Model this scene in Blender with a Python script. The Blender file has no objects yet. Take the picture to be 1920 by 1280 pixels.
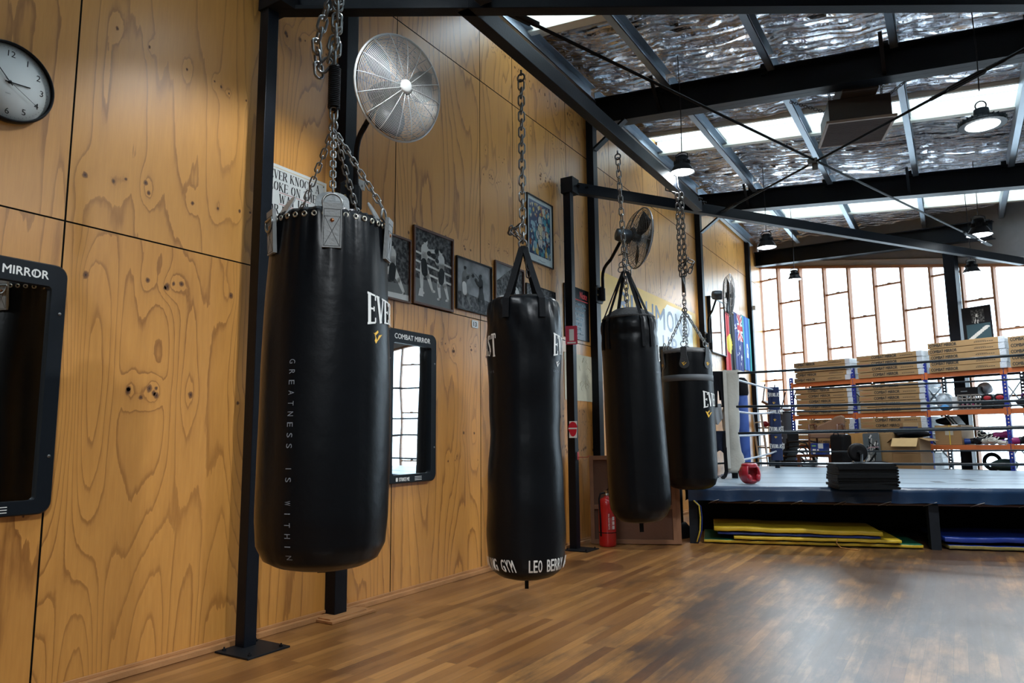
import bpy, math, random
import numpy as np
from mathutils import Matrix, Vector
SC = bpy.context.scene
COL = SC.collection
PI = math.pi
random.seed(7)
# ------------------------------------------------------------------ camera
F = Vector((-0.51820, 0.84490, 0.13311)).normalized()
yaw, pit, rol, flen = 0.55024029, 0.13350126, -0.00891146, 1352.418
F = Vector((-math.sin(yaw)*math.cos(pit), math.cos(yaw)*math.cos(pit), math.sin(pit)))
R = F.cross(Vector((0, 0, 1))).normalized(); U = R.cross(F)
R2 = R*math.cos(rol)+U*math.sin(rol); U2 = -R*math.sin(rol)+U*math.cos(rol)
cam = bpy.data.cameras.new('camera'); co = bpy.data.objects.new('camera', cam); COL.objects.link(co)
mw = Matrix((R2, U2, -F)).transposed().to_4x4(); mw.translation = Vector((3.9403, 0, 1.25))
co.matrix_world = mw
cam.sensor_width = 36; cam.lens = flen/1920*36; cam.clip_end = 200
SC.camera = co
# ------------------------------------------------------------------ world, light, exposure
SC.view_settings.view_transform = 'Standard'; SC.view_settings.look = 'None'
SC.view_settings.gamma = 1; SC.view_settings.use_curve_mapping = False
SC.view_settings.exposure = 0.42
w = bpy.data.worlds.new('world'); SC.world = w; w.use_nodes = True
bg = w.node_tree.nodes['Background']; bg.inputs[0].default_value = (0.78, 0.90, 1.0, 1); bg.inputs[1].default_value = 5.6
WANG = -0.41375289                       # window wall direction (its right end stands closer)
WA = Vector((math.cos(WANG), math.sin(WANG), 0)); WN = Vector((math.sin(WANG), -math.cos(WANG), 0))
W0 = Vector((0, 18.3, 0))
def WM(s, off, z=0):                     # frame on the window wall: x along it, y up, z into the room
    M = Matrix((WA, Vector((0, 0, 1)), WN)).transposed().to_4x4(); M.translation = W0+WA*s+WN*off+Vector((0, 0, z)); return M
def roofz(x): return 6.0-0.087*x
def portal(name, M, sx, sy):
    l = bpy.data.lights.new(name, 'AREA'); l.shape = 'RECTANGLE'; l.size = sx; l.size_y = sy
    l.cycles.is_portal = True
    o = bpy.data.objects.new(name, l); COL.objects.link(o); o.matrix_world = M
SKY = [(1.45, 2.1), (6.1, 6.75), (10.42, 11.05), (15.05, 15.6)]
for a, b in SKY:
    M = Matrix.Rotation(math.atan(-0.087)*-1, 4, 'Y'); M.translation = Vector((4.6, (a+b)/2, roofz(4.6)+.17))
    portal('skylight_portal', M, 9.0, b-a)
M = Matrix((WA, Vector((0, 0, 1)), -WN*-1)).transposed().to_4x4()
M.translation = W0+WA*5.0+Vector((0, 0, 2.6))-WN*.12
portal('window_portal', M, 9.6, 4.6)
# ------------------------------------------------------------------ materials
MATS = {}
def nd(nt, t, **kw):
    n = nt.nodes.new(t)
    for k, v in kw.items():
        if isinstance(k, str) and hasattr(n, k): setattr(n, k, v)
    return n
def mat(name, col, rough=.5, metal=0, var=.12, scale=9, bump=0, bscale=40, coat=0, emit=None, estr=0, spec=.5, stretch=None):
    if name in MATS: return MATS[name]
    m = bpy.data.materials.new(name); m.use_nodes = True; nt = m.node_tree; L = nt.links
    b = nt.nodes['Principled BSDF']; b.inputs['Metallic'].default_value = metal
    b.inputs['Roughness'].default_value = rough; b.inputs['Coat Weight'].default_value = coat
    if spec == .5 and metal == 0 and max(col) < .03: spec = .16
    b.inputs['Specular IOR Level'].default_value = spec
    tc = nd(nt, 'ShaderNodeTexCoord'); mp = nd(nt, 'ShaderNodeMapping'); L.new(tc.outputs['Object'], mp.inputs[0])
    if stretch: mp.inputs['Scale'].default_value = stretch
    nz = nd(nt, 'ShaderNodeTexNoise'); nz.inputs['Scale'].default_value = scale; nz.inputs['Detail'].default_value = 4
    L.new(mp.outputs[0], nz.inputs['Vector'])
    mx = nd(nt, 'ShaderNodeMix', data_type='RGBA'); L.new(nz.outputs[0], mx.inputs[0])
    c = Vector(col); mx.inputs[6].default_value = (*(c*(1-var)), 1); mx.inputs[7].default_value = (*[min(1, q*(1+var)) for q in c], 1)
    L.new(mx.outputs[2], b.inputs['Base Color'])
    if bump:
        n2 = nd(nt, 'ShaderNodeTexNoise'); n2.inputs['Scale'].default_value = bscale; n2.inputs['Detail'].default_value = 5
        L.new(mp.outputs[0], n2.inputs['Vector'])
        bp = nd(nt, 'ShaderNodeBump'); bp.inputs['Strength'].default_value = bump; bp.inputs['Distance'].default_value = .02
        L.new(n2.outputs[0], bp.inputs['Height']); L.new(bp.outputs[0], b.inputs['Normal'])
    if emit: b.inputs['Emission Color'].default_value = (*emit, 1); b.inputs['Emission Strength'].default_value = estr
    MATS[name] = m; return m
def ramp(nt, pts, interp='LINEAR'):
    r = nd(nt, 'ShaderNodeValToRGB'); r.color_ramp.interpolation = interp; e = r.color_ramp.elements
    e[0].position = pts[0][0]; e[0].color = (*pts[0][1], 1); e[1].position = pts[1][0]; e[1].color = (*pts[1][1], 1)
    for p, c in pts[2:]: q = e.new(p); q.color = (*c, 1)
    return r
def mth(nt, op, a=None, b=None):
    n = nd(nt, 'ShaderNodeMath', operation=op)
    for i, v in enumerate((a, b)):
        if v is None: continue
        if isinstance(v, (int, float)): n.inputs[i].default_value = v
        else: nt.links.new(v, n.inputs[i])
    return n.outputs[0]
def mixc(nt, f, a, b, mode='MIX'):
    n = nd(nt, 'ShaderNodeMix', data_type='RGBA', blend_type=mode)
    for s, v in ((0, f), (6, a), (7, b)):
        if isinstance(v, (int, float)): n.inputs[s].default_value = v
        elif isinstance(v, tuple): n.inputs[s].default_value = (*v, 1)
        else: nt.links.new(v, n.inputs[s])
    return n.outputs[2]
def ply_mat():
    m = bpy.data.materials.new('plywood'); m.use_nodes = True; nt = m.node_tree; L = nt.links; b = nt.nodes['Principled BSDF']
    g = nd(nt, 'ShaderNodeAttribute', attribute_name='grain'); t = nd(nt, 'ShaderNodeAttribute', attribute_name='tint')
    tc = nd(nt, 'ShaderNodeTexCoord')
    mp = nd(nt, 'ShaderNodeMapping'); mp.inputs['Scale'].default_value = (1, 22, 2.6); L.new(tc.outputs['Object'], mp.inputs[0])
    n1 = nd(nt, 'ShaderNodeTexNoise'); n1.inputs['Scale'].default_value = 1.3; n1.inputs['Detail'].default_value = 5; L.new(mp.outputs[0], n1.inputs[0])
    v = mth(nt, 'ADD', g.outputs['Fac'], mth(nt, 'MULTIPLY', n1.outputs[0], .45))
    fr = mth(nt, 'FRACT', v)
    r = ramp(nt, [(0, (0, 0, 0)), (.5, (.04, .04, .04)), (.8, (.22, .22, .22)), (.93, (1, 1, 1)), (.985, (.75, .75, .75)), (1, (0, 0, 0))]); L.new(fr, r.inputs[0])
    mp2 = nd(nt, 'ShaderNodeMapping'); mp2.inputs['Scale'].default_value = (1, 140, 3); L.new(tc.outputs['Object'], mp2.inputs[0])
    n2 = nd(nt, 'ShaderNodeTexNoise'); n2.inputs['Scale'].default_value = 1.6; n2.inputs['Detail'].default_value = 3; L.new(mp2.outputs[0], n2.inputs[0])
    n3 = nd(nt, 'ShaderNodeTexNoise'); n3.inputs['Scale'].default_value = 2.2; n3.inputs['Detail'].default_value = 3; L.new(mp.outputs[0], n3.inputs[0])
    n4 = nd(nt, 'ShaderNodeTexNoise'); n4.inputs['Scale'].default_value = .9; L.new(tc.outputs['Object'], n4.inputs[0])
    c = mixc(nt, n3.outputs[0], (.46, .165, .022), (.72, .335, .072))
    c = mixc(nt, mth(nt, 'MULTIPLY', t.outputs['Fac'], .8), c, (.74, .38, .10))
    lm = mth(nt, 'MULTIPLY', r.outputs[0], mth(nt, 'MULTIPLY', mth(nt, 'ADD', n4.outputs[0], .1), 1.05))
    c = mixc(nt, lm, c, (.215, .075, .014))
    c = mixc(nt, mth(nt, 'MULTIPLY', n2.outputs[0], .28), c, (.33, .14, .035))
    L.new(c, b.inputs['Base Color']); b.inputs['Roughness'].default_value = .36
    b.inputs['Coat Weight'].default_value = .3; b.inputs['Coat Roughness'].default_value = .32
    bp = nd(nt, 'ShaderNodeBump'); bp.inputs['Strength'].default_value = .12; bp.inputs['Distance'].default_value = .004
    L.new(n2.outputs[0], bp.inputs['Height']); L.new(bp.outputs[0], b.inputs['Normal'])
    return m
def knot_mat():
    m = bpy.data.materials.new('knot'); m.use_nodes = True; nt = m.node_tree; L = nt.links; b = nt.nodes['Principled BSDF']
    g = nd(nt, 'ShaderNodeAttribute', attribute_name='grain')
    r = ramp(nt, [(0, (.03, .012, .004)), (.3, (.07, .028, .01)), (.42, (.20, .08, .022)), (.6, (.11, .042, .012)), (.72, (.28, .12, .033)), (1, (.36, .165, .043))]); L.new(g.outputs['Fac'], r.inputs[0])
    L.new(r.outputs[0], b.inputs['Base Color']); b.inputs['Roughness'].default_value = .5
    return m
def floor_mat():
    m = bpy.data.materials.new('floorboards'); m.use_nodes = True; nt = m.node_tree; L = nt.links; b = nt.nodes['Principled BSDF']
    tc = nd(nt, 'ShaderNodeTexCoord'); sp = nd(nt, 'ShaderNodeSeparateXYZ'); L.new(tc.outputs['Object'], sp.inputs[0])
    cb = nd(nt, 'ShaderNodeCombineXYZ'); L.new(sp.outputs[1], cb.inputs[0]); L.new(sp.outputs[0], cb.inputs[1])
    br = nd(nt, 'ShaderNodeTexBrick'); L.new(cb.outputs[0], br.inputs[0])
    br.inputs['Scale'].default_value = 1; br.inputs['Brick Width'].default_value = 1.15; br.inputs['Row Height'].default_value = .072
    br.inputs['Mortar Size'].default_value = .0011; br.inputs['Mortar Smooth'].default_value = .2
    br.offset = .37; br.offset_frequency = 2; br.inputs['Bias'].default_value = 0
    br.inputs['Color1'].default_value = (0, 0, 0, 1); br.inputs['Color2'].default_value = (1, 1, 1, 1); br.inputs['Mortar'].default_value = (.5, .5, .5, 1)
    mp = nd(nt, 'ShaderNodeMapping'); mp.inputs['Scale'].default_value = (70, 2.2, 1); L.new(tc.outputs['Object'], mp.inputs[0])
    # shift the grain from board to board
    va = nd(nt, 'ShaderNodeVectorMath', operation='ADD'); L.new(mp.outputs[0], va.inputs[0])
    cb2 = nd(nt, 'ShaderNodeCombineXYZ'); L.new(mth(nt, 'MULTIPLY', br.outputs[0], 37.), cb2.inputs[2]); L.new(cb2.outputs[0], va.inputs[1])
    n1 = nd(nt, 'ShaderNodeTexNoise'); n1.inputs['Scale'].default_value = 1; n1.inputs['Detail'].default_value = 5; n1.inputs['Distortion'].default_value = .6; L.new(va.outputs[0], n1.inputs[0])
    mp3 = nd(nt, 'ShaderNodeMapping'); mp3.inputs['Scale'].default_value = (1.5, .75, 1); L.new(tc.outputs['Object'], mp3.inputs[0])
    n2 = nd(nt, 'ShaderNodeTexNoise'); n2.inputs['Scale'].default_value = 1.0; n2.inputs['Detail'].default_value = 6; n2.inputs['Roughness'].default_value = .62; L.new(mp3.outputs[0], n2.inputs[0])
    mp4 = nd(nt, 'ShaderNodeMapping'); mp4.inputs['Scale'].default_value = (6, 1.1, 1); L.new(tc.outputs['Object'], mp4.inputs[0])
    n3 = nd(nt, 'ShaderNodeTexNoise'); n3.inputs['Scale'].default_value = 1.6; n3.inputs['Detail'].default_value = 6; n3.inputs['Roughness'].default_value = .7; L.new(mp4.outputs[0], n3.inputs[0])
    c = mixc(nt, br.outputs[0], (.15, .055, .012), (.43, .205, .056))
    rg = ramp(nt, [(.3, (0, 0, 0)), (.7, (1, 1, 1))]); L.new(n1.outputs[0], rg.inputs[0])
    c = mixc(nt, mth(nt, 'MULTIPLY', rg.outputs[0], .5), c, (.16, .065, .018))
    # worn dark patches, heavier away from the wall
    wx = nd(nt, 'ShaderNodeMapRange'); L.new(sp.outputs[0], wx.inputs[0]); wx.inputs[1].default_value = .6; wx.inputs[2].default_value = 3.2; wx.inputs[3].default_value = -.14; wx.inputs[4].default_value = .08
    s = mth(nt, 'ADD', mth(nt, 'ADD', mth(nt, 'MULTIPLY', n2.outputs[0], .6), mth(nt, 'MULTIPLY', n3.outputs[0], .4)), wx.outputs[0])
    rw = ramp(nt, [(.44, (0, 0, 0)), (.58, (1, 1, 1))]); L.new(s, rw.inputs[0])
    c = mixc(nt, mth(nt, 'MULTIPLY', rw.outputs[0], .85), c, (.034, .018, .012))
    c = mixc(nt, mth(nt, 'MULTIPLY', br.outputs[1], .8), c, (.02, .01, .006))
    L.new(c, b.inputs['Base Color'])
    rr = nd(nt, 'ShaderNodeMapRange'); L.new(n3.outputs[0], rr.inputs[0]); rr.inputs[3].default_value = .27; rr.inputs[4].default_value = .5
    L.new(rr.outputs[0], b.inputs['Roughness']); b.inputs['Specular IOR Level'].default_value = .6; b.inputs['Coat Weight'].default_value = .25; b.inputs['Coat Roughness'].default_value = .3
    bp = nd(nt, 'ShaderNodeBump'); bp.inputs['Strength'].default_value = .25; bp.inputs['Distance'].default_value = .003
    hh = mth(nt, 'SUBTRACT', mth(nt, 'MULTIPLY', n1.outputs[0], .35), br.outputs[1]); L.new(hh, bp.inputs['Height']); L.new(bp.outputs[0], b.inputs['Normal'])
    return m
def foil_mat():
    m = bpy.data.materials.new('foil_insulation'); m.use_nodes = True; nt = m.node_tree; L = nt.links; b = nt.nodes['Principled BSDF']
    b.inputs['Metallic'].default_value = 1; b.inputs['Roughness'].default_value = .11; b.inputs['Base Color'].default_value = (.84, .86, .92, 1)
    tc = nd(nt, 'ShaderNodeTexCoord')
    mp = nd(nt, 'ShaderNodeMapping'); mp.inputs['Scale'].default_value = (2.0, 12, 1); L.new(tc.outputs['Object'], mp.inputs[0])
    n1 = nd(nt, 'ShaderNodeTexNoise'); n1.inputs['Scale'].default_value = 1; n1.inputs['Detail'].default_value = 6; n1.inputs['Distortion'].default_value = .7; n1.inputs['Roughness'].default_value = .55; L.new(mp.outputs[0], n1.inputs[0])
    vo = nd(nt, 'ShaderNodeTexVoronoi', feature='F1'); vo.inputs['Scale'].default_value = 1.7; L.new(mp.outputs[0], vo.inputs[0])
    wv = nd(nt, 'ShaderNodeTexWave', bands_direction='Y'); wv.inputs['Scale'].default_value = 2.6; wv.inputs['Distortion'].default_value = 2.5; wv.inputs['Detail'].default_value = 3; wv.inputs['Detail Scale'].default_value = 2; L.new(tc.outputs['Object'], wv.inputs[0])
    hgt = mth(nt, 'ADD', mth(nt, 'ADD', mth(nt, 'MULTIPLY', n1.outputs[0], 1.3), mth(nt, 'MULTIPLY', vo.outputs[0], .35)), mth(nt, 'MULTIPLY', wv.outputs[0], .9))
    bp = nd(nt, 'ShaderNodeBump'); bp.inputs['Strength'].default_value = 1; bp.inputs['Distance'].default_value = .16
    L.new(hgt, bp.inputs['Height']); L.new(bp.outputs[0], b.inputs['Normal'])
    return m
def pane_mat(name, tr, rib):
    m = bpy.data.materials.new(name); m.use_nodes = True; nt = m.node_tree; L = nt.links; nt.nodes.remove(nt.nodes['Principled BSDF'])
    out = nt.nodes['Material Output']; t = nd(nt, 'ShaderNodeBsdfTransparent'); t.inputs[0].default_value = (.93, .98, 1, 1)
    d = nd(nt, 'ShaderNodeBsdfTranslucent'); d.inputs[0].default_value = (.7, .74, .78, 1)
    mx = nd(nt, 'ShaderNodeMixShader'); tc = nd(nt, 'ShaderNodeTexCoord')
    wv = nd(nt, 'ShaderNodeTexWave', bands_direction='X'); wv.inputs['Scale'].default_value = rib; L.new(tc.outputs['Object'], wv.inputs[0])
    L.new(mth(nt, 'ADD', mth(nt, 'MULTIPLY', wv.outputs[0], .16), 1-tr), mx.inputs[0]); L.new(t.outputs[0], mx.inputs[1]); L.new(d.outputs[0], mx.inputs[2]); L.new(mx.outputs[0], out.inputs[0])
    return m
PLY = ply_mat(); KNOT = knot_mat(); FLOORM = floor_mat(); FOIL = foil_mat()
PANE = pane_mat('polycarbonate', .86, 5.0)
BLK = mat('black_painted_steel', (.003, .005, .009), .42, 0, .3, 5, .05, 60, spec=.2)
BLK2 = mat('black_primer', (.008, .009, .011), .55, 0, .3, 5)
VIN = mat('black_vinyl', (.0025, .0035, .005), .33, 0, .25, 4, .12, 14, spec=.24)
VIN2 = mat('black_vinyl_soft', (.004, .005, .006), .45, 0, .25, 4, .25, 9, spec=.3)
WEB = mat('black_webbing', (.008, .009, .011), .8, 0, .25, 60, .3, 300)
CHROME = mat('chain_steel', (.24, .245, .24), .34, 1, .35, 30)
DCHAIN = mat('dark_chain_steel', (.13, .125, .12), .4, 1, .4, 30)
GALV = mat('galvanised_steel', (.42, .46, .50), .42, .8, .12, 5)
WHT = mat('white_print', (.80, .80, .77), .6)
GOLD = mat('yellow_print', (.85, .5, .06), .6)
GREYP = mat('grey_print', (.20, .22, .25), .6)
GREYV = mat('grey_vinyl', (.22, .23, .23), .5, 0, .15, 30, .2, 80)
RAWW = mat('raw_timber', (.42, .2, .075), .55, 0, .3, 3, .1, 30, stretch=(14, 2, 2))
DRKW = mat('dark_timber', (.10, .04, .018), .5, 0, .35, 3, .1, 30, stretch=(2, 14, 14))
MULW = mat('window_timber', (.30, .12, .045), .55, 0, .25, 4)
REDP = mat('red_paint', (.55, .012, .012), .28, coat=.5)
# ------------------------------------------------------------------ mesh builder
class MB:
    def __init__(s): s.v = []; s.f = []; s.m = []; s.s = []; s.attr = None
    def add(s, vs, fs, mi=0, sm=False, M=None):
        n = len(s.v)
        s.v += [tuple(M @ Vector(v)) if M is not None else tuple(v) for v in vs]
        s.f += [tuple(n+i for i in f) for f in fs]; s.m += [mi]*len(fs); s.s += [sm]*len(fs)
    def box(s, x0, x1, y0, y1, z0, z1, mi=0, M=None):
        vs = [(x, y, z) for z in (z0, z1) for y in (y0, y1) for x in (x0, x1)]
        s.add(vs, [(0, 2, 3, 1), (4, 5, 7, 6), (0, 1, 5, 4), (2, 6, 7, 3), (0, 4, 6, 2), (1, 3, 7, 5)], mi, False, M)
    def bar(s, a, b, w, h, mi=0, up=(0, 0, 1), ext=0):
        a = Vector(a); b = Vector(b); d = (b-a).normalized(); a = a-d*ext; b = b+d*ext
        x = d.cross(Vector(up)).normalized(); u = x.cross(d)
        vs = [p+x*sx*w/2+u*sz*h/2 for p in (a, b) for sx, sz in ((-1, -1), (1, -1), (1, 1), (-1, 1))]
        s.add(vs, [(0, 3, 2, 1), (4, 5, 6, 7), (0, 1, 5, 4), (1, 2, 6, 5), (2, 3, 7, 6), (3, 0, 4, 7)], mi)
    def tube(s, pts, r, n=8, mi=0, closed=False, M=None, caps=True):
        pts = [Vector(p) for p in pts]; N = len(pts); rr = r if isinstance(r, (list, tuple)) else [r]*N
        vs = []; prev = None
        for i, p in enumerate(pts):
            if closed: d = (pts[(i+1) % N]-pts[i-1]).normalized()
            else: d = (pts[min(i+1, N-1)]-pts[max(i-1, 0)]).normalized()
            if prev is None:
                a = Vector((0, 0, 1)) if abs(d.z) < .9 else Vector((1, 0, 0)); u = d.cross(a).normalized()
            else: u = (prev-d*prev.dot(d)).normalized()
            prev = u; w_ = d.cross(u)
            vs += [p+(u*math.cos(t*2*PI/n)+w_*math.sin(t*2*PI/n))*rr[i] for t in range(n)]
        fs = []
        for i in range(N if closed else N-1):
            a = i*n; b = ((i+1) % N)*n
            fs += [(a+t, a+(t+1) % n, b+(t+1) % n, b+t) for t in range(n)]
        if not closed and caps: fs += [tuple(range(n-1, -1, -1)), tuple((N-1)*n+t for t in range(n))]
        s.add(vs, fs, mi, True, M)
    def lathe(s, prof, n=24, mi=0, M=None, sm=True, caps=True):
        vs = []; 
        for r, z in prof: vs += [(r*math.cos(t*2*PI/n), r*math.sin(t*2*PI/n), z) for t in range(n)]
        fs = []
        for i in range(len(prof)-1):
            a = i*n; b = a+n; fs += [(a+t, a+(t+1) % n, b+(t+1) % n, b+t) for t in range(n)]
        s.add(vs, fs, mi, sm, M)
        if caps and prof[0][0] > 1e-6: s.add(vs[:n], [tuple(range(n-1, -1, -1))], mi, False, M)
        if caps and prof[-1][0] > 1e-6: s.add(vs[-n:], [tuple(range(n))], mi, False, M)
    def prism(s, poly, z0, z1, mi=0, M=None):
        n = len(poly); vs = [(x, y, z) for z in (z0, z1) for x, y in poly]
        s.add(vs, [tuple(range(n-1, -1, -1)), tuple(range(n, 2*n))]+[(i, (i+1) % n, n+(i+1) % n, n+i) for i in range(n)], mi, False, M)
    def flat(s, poly, z=0, mi=0, M=None): s.add([(x, y, z) for x, y in poly], [tuple(range(len(poly)))], mi, False, M)
    def ell(s, c, r, mi=0, M=None, n=14, k=9):
        prof = [(math.sin(PI*i/k), -math.cos(PI*i/k)) for i in range(k+1)]
        T = Matrix.Translation(c) @ Matrix.Diagonal((*r, 1))
        s.lathe([(max(a, 1e-4), b) for a, b in prof], n, mi, (M @ T) if M is not None else T)
    def ring(s, c, R_, r, M=None, mi=0, n=20, k=6):
        s.tube([(c[0]+R_*math.cos(t*2*PI/n), c[1]+R_*math.sin(t*2*PI/n), c[2]) for t in range(n)], r, k, mi, True, M)
    def build(s, name, mats, parent=None, smooth_angle=None, bevel=0, loc=None):
        me = bpy.data.meshes.new(name); me.from_pydata([tuple(v) for v in s.v], [], s.f)
        if not isinstance(mats, (list, tuple)): mats = [mats]
        for q in mats: me.materials.append(q)
        me.polygons.foreach_set('material_index', s.m); me.polygons.foreach_set('use_smooth', s.s); me.update()
        o = bpy.data.objects.new(name, me); COL.objects.link(o)
        if parent is not None: o.parent = parent
        if loc: o.location = loc
        if bevel:
            b = o.modifiers.new('b', 'BEVEL'); b.width = bevel; b.segments = 2; b.limit_method = 'ANGLE'
        return o
def tag(o, label, cat, group=None, kind=None):
    if label: o['label'] = label
    if cat: o['category'] = cat
    if group: o['group'] = group
    if kind: o['kind'] = kind
    return o
def thing(name, label, cat, loc=(0, 0, 0), group=None, kind=None, M=None):
    o = bpy.data.objects.new(name, None); COL.objects.link(o); o.empty_display_size = .1
    if M is not None: o.matrix_world = M
    else: o.location = loc
    return tag(o, label, cat, group, kind)
def copy_tree(o, M=None, parent=None, label=None):
    c = o.copy(); COL.objects.link(c); c.parent = parent
    if M is not None: c.matrix_world = M
    if label: c['label'] = label
    for ch in list(o.children): copy_tree(ch, None, c)
    return c
def struct(o, label=None): o['kind'] = 'structure'; return tag(o, label, None)
def wallM(y, z, x=0.0):                  # frame on the left wall: x to the right (+y), y up, z into the room
    M = Matrix((Vector((0, 1, 0)), Vector((0, 0, 1)), Vector((1, 0, 0)))).transposed().to_4x4(); M.translation = Vector((x, y, z)); return M
# ------------------------------------------------------------------ lettering
TX = {}
def glyphs(txt):
    if txt in TX: return TX[txt]
    cu = bpy.data.curves.new('t', 'FONT'); cu.body = txt; cu.size = 1; cu.resolution_u = 3
    o = bpy.data.objects.new('t', cu); COL.objects.link(o)
    dg = bpy.context.evaluated_depsgraph_get(); dg.update(); me = o.evaluated_get(dg).to_mesh()
    vs = [tuple(v.co[:2]) for v in me.vertices]; fs = [tuple(p.vertices) for p in me.polygons]
    o.evaluated_get(dg).to_mesh_clear(); bpy.data.objects.remove(o); bpy.data.curves.remove(cu)
    x0 = min(v[0] for v in vs); x1 = max(v[0] for v in vs); y0 = min(v[1] for v in vs); y1 = max(v[1] for v in vs)
    vs = [((x-x0)/(x1-x0), (y-y0)/(y1-y0)) for x, y in vs]
    TX[txt] = (vs, fs, (x1-x0)/(y1-y0)); return TX[txt]
def text(mb, txt, x, y, h, M=None, w=None, mi=0, fn=None, z=0, bold=0):      # x, y: lower left corner
    vs, fs, asp = glyphs(txt); w = w or h*asp
    P = [(x+a*w, y+b*h) for a, b in vs]
    offs = [(0, 0)] if not bold else [(-bold, 0), (bold, 0), (0, bold), (0, -bold)]
    for k, (ox, oy) in enumerate(offs):
        Q = [(p[0]+ox, p[1]+oy) for p in P]
        if fn: mb.add([fn(*q) for q in Q], fs, mi)
        else: mb.add([(q[0], q[1], z+k*.00015) for q in Q], fs, mi, False, M)
    return w
# serif strokes: (x0,y0,x1,y1,weight)  t thick, n thin; then serif spots (x,y)
SER = {
 'E': (.62, [(.12, 0, .12, 1, 't'), (.12, .97, .6, .97, 'n'), (.12, .5, .48, .5, 'n'), (.12, .03, .6, .03, 'n'), (.6, .97, .6, .8, 'n'), (.6, .03, .6, .2, 'n'), (.48, .58, .48, .42, 'n')], [(.12, 0), (.12, 1)]),
 'V': (.72, [(.1, 1, .38, 0, 't'), (.66, 1, .38, 0, 'n')], [(.1, 1), (.66, 1)]),
 'R': (.7, [(.12, 0, .12, 1, 't'), (.12, .97, .45, .97, 'n'), (.45, .97, .56, .76, 't'), (.56, .76, .45, .52, 't'), (.45, .5, .12, .5, 'n'), (.34, .5, .64, 0, 't')], [(.12, 0), (.12, 1), (.64, 0)]),
 'L': (.6, [(.12, 0, .12, 1, 't'), (.12, .03, .58, .03, 'n'), (.58, .03, .58, .26, 'n')], [(.12, 0), (.12, 1)]),
 'A': (.74, [(.12, 0, .38, 1, 'n'), (.38, 1, .64, 0, 't'), (.2, .35, .55, .35, 'n')], [(.12, 0), (.64, 0)]),
 'S': (.56, [(.46, .78, .46, .95, 'n'), (.46, .95, .22, .98, 'n'), (.22, .98, .1, .75, 't'), (.1, .75, .44, .4, 't'), (.44, .4, .46, .2, 't'), (.46, .2, .3, .02, 'n'), (.3, .02, .1, .05, 'n'), (.1, .02, .1, .24, 'n')], []),
 'T': (.64, [(.34, 0, .34, 1, 't'), (.06, .97, .62, .97, 'n'), (.06, .97, .06, .78, 'n'), (.62, .97, .62, .78, 'n')], [(.34, 0)]),
 'N': (.76, [(.12, 0, .12, 1, 'n'), (.12, 1, .62, 0, 't'), (.62, 0, .62, 1, 'n')], [(.12, 0), (.12, 1), (.62, 1)]),
 'K': (.74, [(.12, 0, .12, 1, 't'), (.14, .42, .58, 1, 'n'), (.28, .58, .64, 0, 't')], [(.12, 0), (.12, 1), (.58, 1), (.64, 0)]),
 'O': (.74, None, []), 'C': (.68, None, []), 'U': (.72, [(.12, 1, .12, .25, 't'), (.12, .25, .26, .03, 't'), (.26, .03, .48, .03, 'n'), (.48, .03, .6, .22, 'n'), (.6, .22, .6, 1, 'n')], [(.12, 1), (.6, 1)]),
 'B': (.66, [(.12, 0, .12, 1, 't'), (.12, .97, .42, .97, 'n'), (.42, .97, .52, .76, 't'), (.52, .76, .4, .53, 'n'), (.12, .53, .4, .53, 'n'), (.4, .53, .56, .28, 't'), (.56, .28, .42, .03, 't'), (.42, .03, .12, .03, 'n')], [(.12, 0), (.12, 1)]),
 'H': (.78, [(.12, 0, .12, 1, 't'), (.62, 0, .62, 1, 't'), (.12, .5, .62, .5, 'n')], [(.12, 0), (.12, 1), (.62, 0), (.62, 1)]),
 'W': (1.0, [(.08, 1, .3, 0, 't'), (.3, 0, .5, .9, 'n'), (.5, .9, .7, 0, 't'), (.7, 0, .92, 1, 'n')], [(.08, 1), (.92, 1)]),
 'Y': (.7, [(.1, 1, .36, .45, 't'), (.62, 1, .36, .45, 'n'), (.36, .45, .36, 0, 't')], [(.1, 1), (.62, 1), (.36, 0)]),
 'P': (.64, [(.12, 0, .12, 1, 't'), (.12, .97, .42, .97, 'n'), (.42, .97, .56, .74, 't'), (.56, .74, .42, .48, 't'), (.42, .48, .12, .48, 'n')], [(.12, 0), (.12, 1)]),
 'M': (.92, [(.1, 0, .12, 1, 'n'), (.12, 1, .44, .05, 't'), (.44, .05, .76, 1, 'n'), (.78, 1, .78, 0, 't')], [(.1, 0), (.12, 1), (.78, 1), (.78, 0)]),
 'D': (.72, [(.12, 0, .12, 1, 't'), (.12, .97, .4, .97, 'n'), (.4, .97, .6, .72, 't'), (.6, .72, .6, .28, 't'), (.6, .28, .4, .03, 't'), (.4, .03, .12, .03, 'n')], [(.12, 0), (.12, 1)]),
 '!': (.3, [(.15, 1, .15, .3, 't'), (.15, .1, .15, 0, 't')], [])}
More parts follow.
